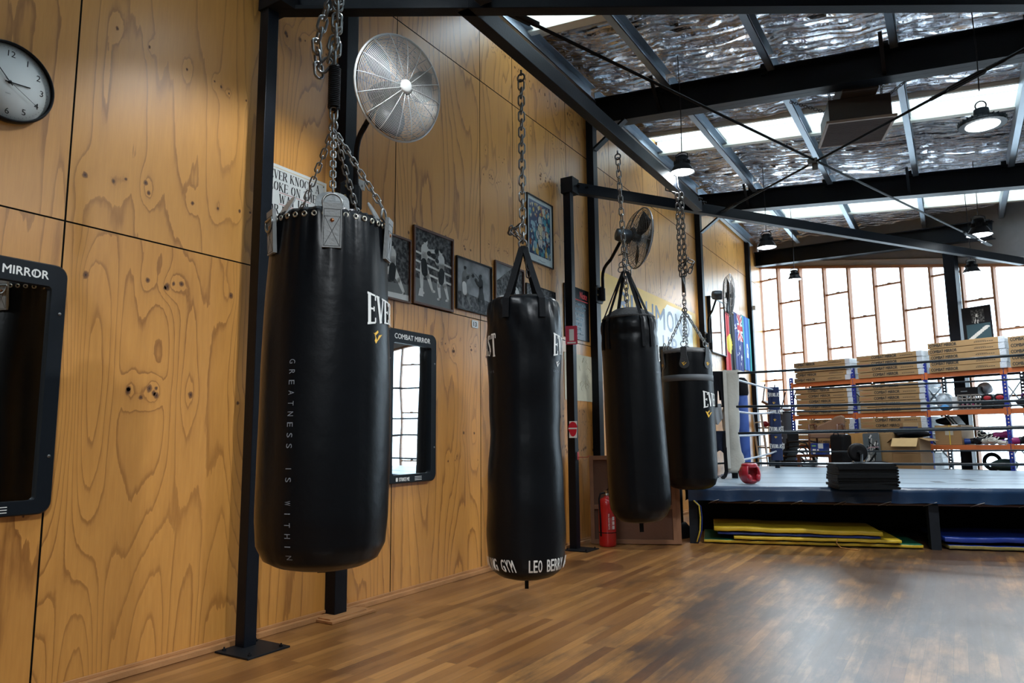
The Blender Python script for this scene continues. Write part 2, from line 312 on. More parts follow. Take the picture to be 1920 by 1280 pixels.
def serif(mb, txt, x, y, h, cw=1., M=None, fn=None, mi=0, tw=.15, nw=.055, sw=.12):
    cx = x
    def seg(a, b, c, d, w):
        v = Vector((c-a, d-b)); n = Vector((-v.y, v.x)).normalized()*w*h/2
        k = max(1, int(v.length/(.03 if fn else 9)))
        for i in range(k):
            p = Vector((a, b))+v*i/k; q = Vector((a, b))+v*(i+1)/k
            P = [p-n, q-n, q+n, p+n]
            if fn: mb.add([fn(*t) for t in P], [(0, 1, 2, 3)], mi)
            else: mb.add([(t.x, t.y, 0) for t in P], [(0, 1, 2, 3)], mi, False, M)
    for ch in txt:
        if ch == ' ': cx += .42*h*cw; continue
        wd, st, sp = SER[ch]
        if st is None:
            st = []; K = 12
            for i in range(K):
                a = (i+.5 if ch == 'C' else i)*2*PI/K; b = a+2*PI/K
                if ch == 'C' and (i in (0, K-1, K-2) or i == 0): 
                    if math.cos((a+b)/2) > .8: continue
                st.append((.37+.28*math.cos(a), .5+.49*math.sin(a), .37+.28*math.cos(b), .5+.49*math.sin(b), 't' if abs(math.cos((a+b)/2)) > .6 else 'n'))
            if ch == 'C': st += [(.62, .98, .62, .7, 'n'), (.62, .1, .62, .28, 'n')]
        for a, b, c, d, k in st: seg(cx+a*h*cw, y+b*h, cx+c*h*cw, y+d*h, (tw if k == 't' else nw))
        for a, b in sp: seg(cx+(a-sw)*h*cw, y+(b*.94+.03)*h, cx+(a+sw)*h*cw, y+(b*.94+.03)*h, nw*1.15)
        cx += wd*h*cw+.06*h
    return cx-x
# ------------------------------------------------------------------ the room shell
def vnoise(y, z, sy, sz, seed):
    rs = np.random.RandomState(seed); G = rs.rand(64, 64)
    a = y/sy+17.3; b = z/sz+9.1; i = np.floor(a).astype(int); j = np.floor(b).astype(int); u = a-i; v = b-j
    u = u*u*(3-2*u); v = v*v*(3-2*v); g = lambda p, q: G[p % 64, q % 64]
    return (g(i, j)*(1-u)+g(i+1, j)*u)*(1-v)+(g(i, j+1)*(1-u)+g(i+1, j+1)*u)*v
ROW = [(.02, 2.408, [-1.2, .1, .62, 1.915, 3.22, 4.54, 5.83, 7.12, 8.41, 9.7, 11.0, 12.3, 13.1, 14.4, 15.7, 17.0, 18.3]),
       (2.412, 4.915, [-1.2, .62, 1.915, 3.22, 4.54, 5.83, 6.47, 7.75, 9.09, 10.39, 11.05, 12.35, 13.1, 14.4, 15.3, 16.1, 17.0, 18.3]),
       (4.921, 6.25, [-1.2, .62, 1.915, 3.22, 4.54, 5.83, 6.47, 7.75, 9.09, 10.39, 11.05, 12.35, 13.1, 14.4, 15.3, 16.1, 17.0, 18.3])]
VV = []; FF = []; MI = []; GR = []; TI = []; base = 0; pid = 0
rs = np.random.RandomState(5)
for z0, z1, ys in ROW:
    for y0, y1 in zip(ys[:-1], ys[1:]):
        pid += 1; gap = .005
        st = .024 if y1 < 7.9 else .06
        ny = max(3, int((y1-y0)/st)); nz = max(3, int((z1-z0)/(st*1.6)))
        Y, Z = np.meshgrid(np.linspace(y0+gap, y1-gap, ny+1), np.linspace(z0+gap*.5, z1-gap*.5, nz+1), indexing='ij')
        sl = rs.uniform(2, 9); k1 = rs.uniform(3.0, 7.0); k2 = rs.uniform(1.0, 2.2); wid = rs.uniform(.17, .32)
        if (z0 < 1 and abs(y0-1.915) < .01): sl, k1, k2, wid = 1.0, 9.0, 1.8, .2
        wob = .05*vnoise(Y, Z, .5, .7, pid+300)
        h = k1*vnoise(Y+wob, Z+.1*np.sin(Y*4), wid, 1.7, pid)+k2*vnoise(Y, Z, .10, 1.1, pid+100)+sl*Y+1.2*vnoise(Y, Z, .7, 2., pid+50)*3
        # knots: rows that repeat as the veneer is peeled
        kn = []
        for r_ in range(rs.randint(2, 5)):
            zc = rs.uniform(z0+.15, z1-.15); n_ = rs.randint(5, 15); yc = np.sort(rs.uniform(y0+.05, y1-.05, n_))
            big = rs.rand() < .35; slope = rs.uniform(-.06, .06)
            for q in yc: kn.append((q, zc+slope*(q-y0)+rs.normal()*.02, rs.uniform(.010, .02) if big else rs.uniform(.004, .010)))
        for (q, zc, r_) in kn:
            if z0+.05 < zc < z1-.05:
                d2 = ((Y-q)/(r_*3.5))**2+((Z-zc)/(r_*7))**2; h += .9*np.exp(-d2)
        n = Y.size; V = np.stack([np.zeros(n)+.0, Y.ravel(), Z.ravel()], 1); VV.append(V)
        I = np.arange(n).reshape(ny+1, nz+1)+base
        q = np.stack([I[:-1, :-1], I[1:, :-1], I[1:, 1:], I[:-1, 1:]], -1).reshape(-1, 4); FF += q.tolist(); MI += [0]*len(q)
        GR.append(h.ravel()+pid*3.37); TI.append(np.zeros(n)+rs.uniform(0, .7)+(.35 if z0 > 2 else 0)); base += n
        for (q, zc, r_) in kn:
            if not (z0+.03 < zc < z1-.03 and y0+.02 < q < y1-.02): continue
            K = 9; a = np.arange(K)*2*PI/K; rz = r_*rs.uniform(1.0, 1.5)
            ringv = np.stack([np.zeros(K)+.0008, q+np.cos(a)*r_*rs.uniform(.8, 1.15, K), zc+np.sin(a)*rz*rs.uniform(.8, 1.15, K)], 1)
            VV.append(np.concatenate([[[.0008, q, zc]], ringv])); GR.append(np.array([0.]+[1.]*K)); TI.append(np.zeros(K+1))
            FF += [[base, base+1+t, base+1+(t+1) % K] for t in range(K)]; MI += [1]*K; base += K+1
# backing
VV.append(np.array([[-.004, -4, 0], [-.004, 18.4, 0], [-.004, 18.4, 6.3], [-.004, -4, 6.3], [-.15, -4, 0], [-.15, 18.4, 0], [-.15, 18.4, 6.3], [-.15, -4, 6.3]]))
FF += [[base, base+1, base+2, base+3], [base+4, base+7, base+6, base+5], [base, base+4, base+5, base+1], [base+3, base+2, base+6, base+7], [base+1, base+5, base+6, base+2], [base, base+3, base+7, base+4]]; MI += [2]*6; GR.append(np.zeros(8)); TI.append(np.zeros(8))
me = bpy.data.meshes.new('wall_left'); me.from_pydata(np.concatenate(VV).tolist(), [], FF)
for q in (PLY, KNOT, mat('gap_black', (.004, .003, .002), .9)): me.materials.append(q)
me.polygons.foreach_set('material_index', MI)
for nm, arr in (('grain', GR), ('tint', TI)):
    a = me.attributes.new(nm, 'FLOAT', 'POINT'); a.data.foreach_set('value', np.concatenate(arr).astype(np.float32))
me.update(); o = bpy.data.objects.new('wall_left', me); COL.objects.link(o); struct(o, 'plywood panelled wall with black shadow gaps')

b = MB(); b.box(-.15, 9.8, -4, 18.4, -.1, 0); struct(b.build('floor', FLOORM), 'worn hardwood strip floor')
b = MB(); b.box(0, .045, -4, 3.8, .001, .035); b.box(0, .045, 4.02, 17.9, .001, .035); b.box(.002, .012, -4, 17.9, .035, .055)
struct(b.build('baseboard_left', RAWW, bevel=.003), 'thin timber skirting strip')
# foil ceiling in strips between the skylights
def foil_disp(x, y):
    return -.05*np.abs(np.sin((x-.03)/1.27*PI))**.8*(.6+.6*vnoise(x, y, .5, .25, 77))+.035*vnoise(x, y, .28, .085, 78)+.02*vnoise(x, y, .12, .16, 79)
VV = []; FF = []; base = 0
ed = [-4.0]+[t for s_ in SKY for t in s_]+[18.5]
for y0, y1 in [(ed[i], ed[i+1]) for i in range(0, len(ed), 2)]:
    X, Y = np.meshgrid(np.linspace(0, 9.7, 200), np.linspace(y0, y1, max(3, int((y1-y0)/.035))), indexing='ij')
    Z = 6.0-.087*X+foil_disp(X, Y); n = X.size
    VV.append(np.stack([X.ravel(), Y.ravel(), Z.ravel()], 1)); I = np.arange(n).reshape(X.shape)+base
    FF += np.stack([I[:-1, :-1], I[:-1, 1:], I[1:, 1:], I[1:, :-1]], -1).reshape(-1, 4).tolist(); base += n
me = bpy.data.meshes.new('ceiling'); me.from_pydata(np.concatenate(VV).tolist(), [], FF); me.materials.append(FOIL)
me.polygons.foreach_set('use_smooth', [True]*len(FF)); me.update(); o = bpy.data.objects.new('ceiling', me); COL.objects.link(o); struct(o, 'crinkled silver foil insulation under the roof')
TR = Matrix.Rotation(math.atan(.087), 4, 'Y'); TR.translation = (0, 0, 6.0)      # frame lying in the roof
SKF = mat('skylight_frame', (.72, .70, .60), .5)
b = MB()
for y0, y1 in [(ed[i], ed[i+1]) for i in range(0, len(ed), 2)]: b.box(-.1, 9.9, y0, y1, .12, .2, 0, TR)
struct(b.build('ceiling.001', mat('roof_sheet', (.3, .31, .33), .5)), 'roof sheeting above the foil')
wn = 20
for a, c in SKY:
    wn += 1; t = thing('window_%d' % wn, None, None, kind='structure'); t['label'] = 'narrow skylight strip across the roof'
    b = MB(); b.box(.02, 9.7, a-.05, a, -.06, .12, 0, TR); b.box(.02, 9.7, c, c+.09, -.10, .12, 0, TR); b.box(.02, 9.7, c+.09, c+.24, -.045, -.02, 0, TR)
    for x in (1.15, 2.4, 3.7, 4.97, 6.2, 7.5, 8.8): b.box(x-.03, x+.03, a, c, -.02, .09, 0, TR)
    b.build('window_frame', SKF, t, bevel=.004)
    b = MB(); b.box(0, 9.7, a-.06, c+.06, .125, .13, 0, TR); b.build('pane', PANE, t)
# steel
PUR = mat('purlin_steel', (.30, .35, .40), .4, .75, .1, 4)
i = 0
for x in (.05, 1.10, 2.35, 3.63, 4.90, 6.17, 7.44, 8.7):
    b = MB(); z = roofz(x)-.03
    for y0, y1 in ((-4, 3.9), (3.95, 8.44), (8.56, 13.04), (13.16, 17.2)):
        b.box(x-.008, x+.0, y0, y1, z-.24, z-.04); b.box(x-.008, x+.075, y0, y1, z-.045, z-.037); b.box(x-.008, x+.075, y0, y1, z-.243, z-.235); b.box(x+.067, x+.075, y0, y1, z-.243, z-.22)
    struct(b.build('purlin', PUR), 'galvanised C purlin running under the foil')
def rafter(p0, p1, hgt, wid, nm='roof_beam', lab=''):
    t = thing(nm, lab, None, kind='structure'); b = MB(); tf = .018
    a = Vector(p0); c = Vector(p1)
    b.bar(a+Vector((0, 0, hgt/2)), c+Vector((0, 0, hgt/2)), .012, hgt); b.bar(a+Vector((0, 0, tf/2)), c+Vector((0, 0, tf/2)), wid, tf); b.bar(a+Vector((0, 0, hgt-tf/2)), c+Vector((0, 0, hgt-tf/2)), wid, tf)
    b.build('girder', BLK, t); return t
for y in (3.95, 8.5, 13.1):
    t = rafter((0.02, y, 5.405), (9.7, y, 5.405-.087*9.7), .36, .2, lab='black steel roof beam, the %s of three across the room' % {3.95: 'first', 8.5: 'middle', 13.1: 'far'}[y])
    b = MB()
    for x in (1.06, 2.31, 3.59, 4.86, 6.13): b.box(x-.05, x+.02, y-.05, y+.05, 5.7-.087*x, 5.84-.087*x)
    for x in (1.0, 3.55, 6.1): b.bar((x, y, 5.42-.087*x), (x, y-.35, 5.8-.087*x), .04, .04, up=(1, 0, 0))
    b.build('cleat', BLK, t)
a = W0+WA*.05+WN*.35; c = W0+WA*5.35+WN*.35
rafter((a.x, a.y, 5.375), (c.x, c.y, 4.86), .35, .22, lab='black steel roof beam above the far windows')
for k, (y0, y1, zt) in enumerate(((3.84, 3.96, 5.75), (8.35, 8.48, 5.75), (13.03, 13.16, 5.75), (16.82, 16.95, 5.75))):
    b = MB(); b.box(.001, .10, y0, y1, .03 if k == 0 else 0, zt)
    t = thing('column', 'black steel wall column with the %s' % ['near fan bracket', 'middle fan bracket', 'far fan bracket', 'pale sensor box near the windows'][k], None, kind='structure')
    b.build('shaft', BLK, t, bevel=.003)
    if k < 3:
        b = MB(); b.bar((.1, (y0+y1)/2, 5.05), (.55, (y0+y1)/2, 5.36), .1, .03); b.build('haunch', BLK, t)
b = MB(); b.box(0.001, .16, 3.74, 4.10, .001, .03); b.box(0.001, .2, 3.72, 4.16, .001, .02)
struct(b.build('trim_1', RAWW, bevel=.003), 'timber block around the foot of the near column')
b = MB(); b.box(-.03, .03, -.045, .045, -.05, .05); o = b.build('sensor_box', mat('cream_plastic', (.6, .58, .5), .4), loc=(.14, 16.9, 4.18), bevel=.006); tag(o, 'small cream sensor box on the wall column beside the far windows', 'sensor')
# window wall
LW = 10.4; sm_ = [0, .53, 1.12, 1.73, 2.31, 2.885, 3.47, 4.04, 4.62, 5.17, 5.75]+[5.75+.58*k for k in range(1, 9)]
def headz(s): return 5.42-.192*s
for k in range(len(sm_)-1):
    s0, s1 = sm_[k], sm_[k+1]; t = thing('window_%d' % (k+1), None, None, kind='structure'); M = WM(0, 0)
    t['label'] = 'tall timber-framed translucent window bay'
    zs = [z for z in ([5.065, 3.81, 2.585, 1.34] if k % 2 == 0 else [4.425, 3.19, 1.95, .70]) if z < headz(s1)-.1]
    b = MB(); zt = headz(s0)-.02
    b.box(s0-.02, s0+.02, 0.05, zt, -.06, .07, 0, M)
    for z in zs: b.box(s0+.02, s1-.02, z-.018, z+.018, -.05, .03, 0, M); b.box((s0+s1)/2-.02, (s0+s1)/2+.05, z+.018, z+.032, -.0, .03, 1, M)
    if k == len(sm_)-2: b.box(s1-.02, s1+.02, 0.05, zt, -.06, .07, 0, M)
    b.build('window_frame', [MULW, BLK2], t)
    b = MB(); zz = [0.05]+sorted(zs)+[headz(s0)]
    for a_, c_ in zip(zz[:-1], zz[1:]): b.box(s0+.02, s1-.02, a_+.018, c_-.018, -.045, -.04, 0, M)
    b.build('pane', PANE, t)
b = MB(); M = WM(0, 0)
b.prism([(0, headz(0)), (LW, headz(LW)), (LW, 6.3), (0, 6.3)], -.12, -.02, 0, M)
b.prism([(0, headz(0)-.03), (LW, headz(LW)-.03), (LW, headz(LW)+.03), (0, headz(0)+.03)], -.1, .06, 1, M)
b.prism([(0, headz(0)+.03), (LW, headz(LW)+.03), (LW, headz(LW)+.16), (0, headz(0)+.16)], -.1, .02, 2, M)
b.box(0, LW, 0, .06, -.1, .06, 1, M)
struct(b.build('wall_back', [mat('grey_plaster', (.23, .22, .22), .8), MULW, mat('pale_plaster', (.5, .47, .45), .8)]), 'grey plastered strip above the window wall')
# slim steel post in front of the windows
b = MB(); b.box(4.42, 4.62, 0, 4.78, .12, .3, 0, WM(0, 0)); o = struct(b.build('column', BLK, bevel=.003), 'black steel column in front of the far windows')
# unseen right wall and near wall close the room
WHP = mat('white_wall_paint', (.22, .20, .18), .8)
b = MB(); b.box(9.6, 9.75, -4, 14.4, 0, 6); struct(b.build('wall_right', WHP))
b = MB(); b.box(0, 9.75, -4.15, -4, 0, 6.2); struct(b.build('wall_front', WHP))
# ------------------------------------------------------------------ chains
def link(mb, c, d, u, L, w, r, mi=0, n=12, k=5):
    d = d.normalized(); u = (u-d*u.dot(d)).normalized(); pts = []; h = max(L/2-w/2, 0)
    for i in range(n):
        a = 2*PI*i/n+PI/n; x = math.cos(a)*w/2; y = math.sin(a)*w/2+(h if math.sin(a) > 0 else -h); pts.append(c+u*x+d*y)
    mb.tube(pts, r, k, mi, True)
def chain(mb, pts, L=.07, w=.04, r=.006, mi=0, tw=0):
    pts = [Vector(p) for p in pts]; seg = [(pts[i+1]-pts[i]).length for i in range(len(pts)-1)]; T = sum(seg); step = L-3.2*r
    n = max(1, round(T/step)); step = T/n
    for i in range(n):
        t = (i+.5)*step; j = 0
        while j < len(seg)-1 and t > seg[j]: t -= seg[j]; j += 1
        d = (pts[j+1]-pts[j]).normalized(); a = Vector((1, .3, 0)) if abs(d.z) > .5 else Vector((0, 0, 1))
        u = d.cross(a).normalized(); v = d.cross(u); ang = tw+(i % 2)*PI/2+.5
        link(mb, pts[j]+d*t, d, u*math.cos(ang)+v*math.sin(ang), L, w, r, mi)
# ------------------------------------------------------------------ steel frame that carries the bags
fr = thing('bag_frame', 'black steel frame bolted over the hanging punching bags', 'steel frame', (.13, 3.07, 0))
def loc(o): o.matrix_parent_inverse = o.parent.matrix_basis.inverted(); return o
ZB = 4.2
for k, (x0, x1, y0, y1) in enumerate(((.08, .165, 3.03, 3.12), (.08, .175, 7.5, 7.59))):
    b = MB(); b.box(x0, x1, y0, y1, .010, 4.36); p = loc(b.build('post', BLK, fr, bevel=.004))
    b = MB(); b.box(.065, .365, y0-.13, y0+.18, 0, .011); q = b.build('base_plate', BLK2, p, bevel=.002)
    b = MB()
    for x in (.10, .33):
        for y in (y0-.09, y0+.14): b.lathe([(.012, .011), (.012, .02), (.005, .02), (.005, .03)], 6, M=Matrix.Translation((x, y, 0)), sm=False)
    b.build('bolt', BLK2, p)
def beam(a, c, wd=.09, hh=.13, nm='beam'):
    b = MB(); b.bar((a[0], a[1], ZB+hh/2), (c[0], c[1], ZB+hh/2), wd, hh); return loc(b.build(nm, BLK, fr, bevel=.004))
nd_ = Vector((4.554-.07, 5.86-3.09, 0)).normalized(); fd = Vector((5.154-.131, 15.499-7.68, 0)).normalized()
off = Vector((-nd_.y, nd_.x, 0))*.045
n0 = Vector((.13, 3.10, 0))+off; n1 = n0+nd_*7.0
beam(n0-nd_*.06, n1, .1, .17); f0 = Vector((.14, 7.58, 0)); f1 = f0+fd*9.2; beam(f0-fd*.05, f1, .09, .13)
beam((1.23, 3.80), (1.23, 9.17), .1, .14)
beam((1.41, 1.2), (1.41, 3.83), .1, .14)
b = MB(); b.box(.07, .30, 3.02, 3.17, ZB-.03, ZB+.16); b.bar((n0.x+.02, n0.y-.05, ZB-.016), (n0.x+.42, n0.y+.2, ZB-.016), .1, .03); loc(b.build('corner_cap', BLK2, fr, bevel=.003))
b = MB(); b.box(.06, .22, 7.48, 7.66, ZB-.02, ZB+.17); loc(b.build('corner_cap', BLK2, fr, bevel=.003))
b = MB()
for p, ax in (((.20, 7.62, ZB+.07), -1), ((.27, 7.72, ZB+.07), -1), ((1.29, 9.02, ZB+.06), 1), ((1.29, 8.85, ZB+.06), 1), ((1.27, 4.02, ZB+.07), 1)):
    M = Matrix.Translation(p) @ (Matrix.Rotation(PI/2, 4, 'Y') if ax > 0 else Vector((fd.y, -fd.x, 0)).to_track_quat('Z', 'Y').to_matrix().to_4x4())
    b.lathe([(.024, .0), (.024, .02), (.012, .02), (.012, .045)], 6, M=M @ Matrix.Translation((0, 0, .045)), sm=False)
loc(b.build('bolt', BLK2, fr))
def rod(a, c, tb=None, r=.013):
    a = Vector(a); c = Vector(c); d = (c-a).normalized(); b = MB(); b.tube([a, c], r, 8); o = loc(b.build('brace_rod', BLK2, fr))
    for p in (a, c):
        e = MB(); e.bar(p-d*.14, p+d*.16, .07, .014, 0); e.bar(p-d*.05+Vector((0, 0, .01)), p+d*.22+Vector((0, 0, .01)), .03, .035)
        e.build('lug_plate', BLK2, o)
    if tb is not None:
        m = MB(); q = a+d*tb
        u = Vector((0, 0, 1)).cross(d).normalized()
        m.tube([q-d*.26, q-d*.2, q+u*.03-d*.15, q+u*.03+d*.15, q+d*.2, q+d*.26], .011, 8); m.tube([q-d*.26, q-d*.2, q-u*.03-d*.15, q-u*.03+d*.15, q+d*.2, q+d*.26], .011, 8)
        m.tube([q-d*.36, q-d*.2], .018, 8); m.tube([q+d*.2, q+d*.36], .018, 8); m.build('turnbuckle', BLK2, o)
    return o
rod((1.45, 4.15, 4.27), (4.55, 13.55, 4.27), 9.2); rod((1.55, 9.42, 4.25), (4.95, 6.35, 4.25), 3.6)
b = MB(); b.box(-.05, .05, -.05, .05, -.03, .03); b.box(-.01, .05, -.03, -.01, -.10, -.03); o = loc(b.build('crossing_clamp', mat('clamp_steel', (.12, .11, .1), .5, .7), fr, bevel=.004)); o.location = (2.79, 8.30, 4.26)
# ------------------------------------------------------------------ punching bags
def smooth(pr, z):
    zs = [p[0] for p in pr]; return float(np.interp(z, zs, [p[1] for p in pr]))
def bag_body(pr, pleat=0, pn=30, seams=(), zt=0, lumps=None, n=96, m=70):
    z0, z1 = pr[0][0], pr[-1][0]; b = MB(); vs = []
    zz = [z0+(z1-z0)*.5*(1-math.cos(PI*i/m)) for i in range(m+1)]
    for z in zz:
        r0 = smooth(pr, z); e = max(0, 1-(z1-z)/.5)
        for t in range(n):
            a = 2*PI*t/n; r = r0
            if pleat: r += pleat*e*e*(abs(math.sin(a*pn/2+2*math.sin(a*3)))-.5)*r0/.3
            if lumps: r += lumps(a, z)*(r0/.3)
            for s in seams:
                dd = abs((a-s+PI) % (2*PI)-PI)*r0
                if dd < .016: r -= .004*(1-dd/.016)
            vs.append((r*math.cos(a), r*math.sin(a), z))
    fs = [(i*n+t, i*n+(t+1) % n, (i+1)*n+(t+1) % n, (i+1)*n+t) for i in range(m) for t in range(n)]
    fs += [tuple(range(n-1, -1, -1)), tuple(m*n+t for t in range(n))]
    b.add(vs, fs, 0, True); b.s[-1] = b.s[-2] = False; return b
def wrap(pr, th0, zc, u0=0, v0=0, eps=.004, rot=False):
    def fn(u, v):
        if rot: u, v = v, -u
        z = zc+v; r = smooth(pr, z)+eps; a = th0+u/max(r, .05); return (r*math.cos(a), r*math.sin(a), z)
    return fn
def everlast(b, pr, th, z, h, cw=.58, mi=0, eps=.005, tw=.13):
    W = .62*8*h*cw*1.08
    f0_ = wrap(pr, th, z, eps=eps)
    def fn(u, v): t = (2*u/W-1); k = .78+.34*min(1, t*t); return f0_(u, h/2+(v-h/2)*k)
    serif(b, 'EVERLAST', 0, 0, h, cw, fn=fn, mi=mi, tw=tw, nw=.06, sw=.15)
def swoosh(b, fn, s, mi=0):                                   # angular check-like mark
    for P in ([(-.5, .28), (-.1, -.42), (.02, -.2), (-.2, .2)], [(-.1, -.42), (.55, .2), (.2, .12), (.02, -.2)], [(-.2, .2), (.1, .42), (.16, .3), (-.1, .08)]):
        b.add([fn(x*s, y*s) for x, y in P], [(0, 1, 2, 3)], mi)
def spiral(b, c, r, z0, z1, turns, wr):
    N = turns*12; b.tube([(c[0]+r*math.cos(2*PI*i/12), c[1]+r*math.sin(2*PI*i/12), z0+(z1-z0)*i/N) for i in range(N+1)], wr, 5)
def rad(d): return math.radians(d)
def radial(a, z, r=0):           # frame on a bag's side: x around, y up, z out
    M = Matrix((Vector((-math.sin(a), math.cos(a), 0)), Vector((0, 0, 1)), Vector((math.cos(a), math.sin(a), 0)))).transposed().to_4x4()
    M.translation = Vector((math.cos(a)*r, math.sin(a)*r, z)); return M
# bag 1: the nearest
B1 = (1.412, 2.444); bag = thing('punching_bag', 'black punching bag with grey leather tabs and laced top, nearest the camera', 'punching bag', (B1[0], B1[1], 0), 'heavy bags on chains')
P1 = [(.668, .02), (.672, .12), (.69, .20), (.72, .255), (.78, .288), (.9, .299), (1.2, .302), (1.6, .296), (1.9, .286), (2.1, .276), (2.2, .268), (2.26, .262), (2.285, .258), (2.30, .245)]
b = bag_body(P1, .022, 34, (rad(-95), rad(-10), rad(60), rad(150)), lumps=lambda a, z: .006*math.sin(3*a+z*3)*math.sin(z*2.3)); b.build('body', VIN, bag)
b = MB(); b.ell((0, 0, 2.285), (.245, .245, .045)); b.box(-.05, .05, -.03, .03, 2.3, 2.335); b.build('top_cover', mat('top_canvas', (.16, .17, .17), .45, 0, .4, 8, .5, 20), bag)
b = MB()
for k in range(36):
    a = k*2*PI/36; b.ring((0, 0, 0), .0105, .0042, radial(a, 2.262, .268), 0, 10, 5)
b.build('eyelets', mat('brass_eyelet', (.5, .46, .38), .3, 1), bag)
b = MB()
for k in range(36):
    a0 = k*2*PI/36; a1 = a0+2*PI/72
    b.tube([(.271*math.cos(a0), .271*math.sin(a0), 2.262), (.262*math.cos(a1), .262*math.sin(a1), 2.292)], .003, 4)
b.build('lacing', BLK2, bag)
b = MB(); everlast(b, P1, rad(-8), 1.775, .135); b.build('lettering', WHT, bag)
b = MB(); f = wrap(P1, rad(3), 1.715); swoosh(b, f, .075); b.build('emblem', GOLD, bag)
b = MB()
f = wrap(P1, rad(-76), 1.60, rot=True); u = 0
for ch in 'GREATNESS IS WITHIN':
    if ch == ' ': u += .052; continue
    text(b, ch, u, 0, .027, w=.019, fn=f) if ch != 'I' else text(b, ch, u+.006, 0, .027, w=.004, fn=f)
    u += .0455
b.build('lettering', GREYP, bag)['label'] = 'small grey lettering running down the bag'
APEX = Vector((0, 0, 2.78))
for k, (th, ch_) in enumerate(((-43, 1), (27, 1), (-112, 0), (175, 1), (100, 1))):
    a = rad(th); M = radial(a, 2.15, .279); b = MB()
    M = M @ Matrix.Rotation(rad(3), 4, 'X')
    b.box(-.042, .042, -.05, .155, -.006, .012, 0, M)
    for s in (-1, 1): b.tube([M @ Vector((-.034*s, -.042, .0122)), M @ Vector((.034*s, .092, .0122))], .0013, 4, 1)
    for y in (-.042, .092, .125): b.tube([M @ Vector((-.036, y, .0122)), M @ Vector((.036, y, .0122))], .0013, 4, 1)
    for x in (-.036, .036): b.tube([M @ Vector((x, -.042, .0122)), M @ Vector((x, .125, .0122))], .0013, 4, 1)
    tb = b.build('leather_tab', [GREYV, mat('dark_stitching', (.02, .02, .02), .8)], bag, bevel=.003)
    b = MB(); b.lathe([(.009, 0), (.009, .003), (.001, .005)], 12, M=M @ Matrix.Translation((0, .075, .012))); b.build('rivet', mat('copper_rivet', (.35, .16, .08), .35, 1), tb)
    # rounded flap behind the D ring
    N = Matrix.Translation((math.cos(a)*.236, math.sin(a)*.236, 2.30)) @ radial(a, 0, 0).to_3x3().to_4x4() @ Matrix.Rotation(rad(-28), 4, 'X')
    pl = [(-.078, -.03)]+[(.075*math.cos(t), .045+.055*math.sin(t)) for t in [PI-PI*i/10 for i in range(11)]]+[(.078, -.03)]
    b = MB(); b.prism(pl, -.004, .004, 0, N); b.build('flap', GREYV, bag, bevel=.002)
    b = MB(); zc = 2.325 if ch_ else 2.235; up = 1 if ch_ else -1; rr = .262 if ch_ else .30
    D = radial(a, zc, rr); b.tube([D @ Vector((.043*math.cos(t), .036*up*math.sin(t)*1.2-.012*up, 0)) for t in [PI*i/12 for i in range(13)]]+[D @ Vector((-.043, -.025*up, 0)), D @ Vector((.043, -.025*up, 0))], .0055, 7, 0, True); b.build('d_ring', CHROME, bag)
    if ch_:
        b = MB(); top = Vector((math.cos(a)*.255, math.sin(a)*.255, 2.365)); chain(b, [top, APEX], .052, .026, .0042); b.build('chain', CHROME, bag)
b = MB(); b.ring((0, 0, 0), .026, .006, Matrix.Translation((0, 0, 2.79)) @ Matrix.Rotation(rad(90), 4, 'X') @ Matrix.Rotation(0, 4, 'Y')); chain(b, [(0, 0, 2.80), (0, 0, 2.88)], .07, .036, .006); b.build('shackle', CHROME, bag)
b = MB(); spiral(b, (0, 0), .027, 2.885, 3.10, 22, .0048); b.tube([(0, 0, 2.86), (.02, 0, 2.875), (.027, 0, 2.885)], .005, 6); b.tube([(0, 0, 3.13), (.02, 0, 3.11), (.027, 0, 3.1)], .005, 6); b.build('spring', BLK2, bag)
b = MB(); chain(b, [(0, 0, 3.11), (0.01, 0, 3.35), (0, .0, 4.2)], .085, .046, .0075)
chain(b, [(.035, .02, 4.2), (.03, .02, 3.55), (-.03, -.04, 3.4), (-.07, -.06, 3.22), (-.06, -.05, 3.07), (-.02, -.03, 3.12), (.01, -.01, 3.26), (.02, 0, 3.5)], .085, .046, .0075); b.build('chain', CHROME, bag)
b = MB(); b.box(-.07, .07, -.05, .05, 4.16, 4.2); b.build('hanger', BLK2, bag)
b = MB(); b.box(-.05, .03, -.02, .02, .655, .672, M=Matrix.Rotation(rad(-45), 4, 'Z')); b.build('floor_strap', VIN2, bag)
# bag 2
B2 = (1.133, 4.754); bag = thing('punching_bag', 'black punching bag with white gym lettering round its foot, in front of the framed photographs', 'punching bag', (B2[0], B2[1], 0), 'heavy bags on chains')
P2 = [(.22, .02), (.228, .12), (.25, .20), (.29, .255), (.33, .277), (.4, .288), (.55, .294), (.8, .290), (1.1, .277), (1.3, .266), (1.5, .270), (1.75, .282), (2.0, .289), (2.15, .287), (2.24, .278), (2.29, .262), (2.31, .24), (2.325, .18), (2.335, .1)]
def lump2(a, z): 
    e = max(0, 1-abs(z-2.25)/.45); return .014*e*abs(math.sin(a*5+z*9))-.007*e+.004*math.sin(z*14)*math.sin(a*2)
b = bag_body(P2, .012, 22, (rad(-59), rad(31), rad(-149)), lumps=lump2); b.build('body', VIN, bag)
b = MB(); b.ell((0, 0, 2.315), (.2, .2, .03)); b.tube([(-.2, -.05, 2.31), (-.1, .02, 2.345), (0, 0, 2.35), (.12, .03, 2.345), (.2, -.03, 2.315)], .012, 8); b.build('top_cover', VIN2, bag)
AP2 = 2.74
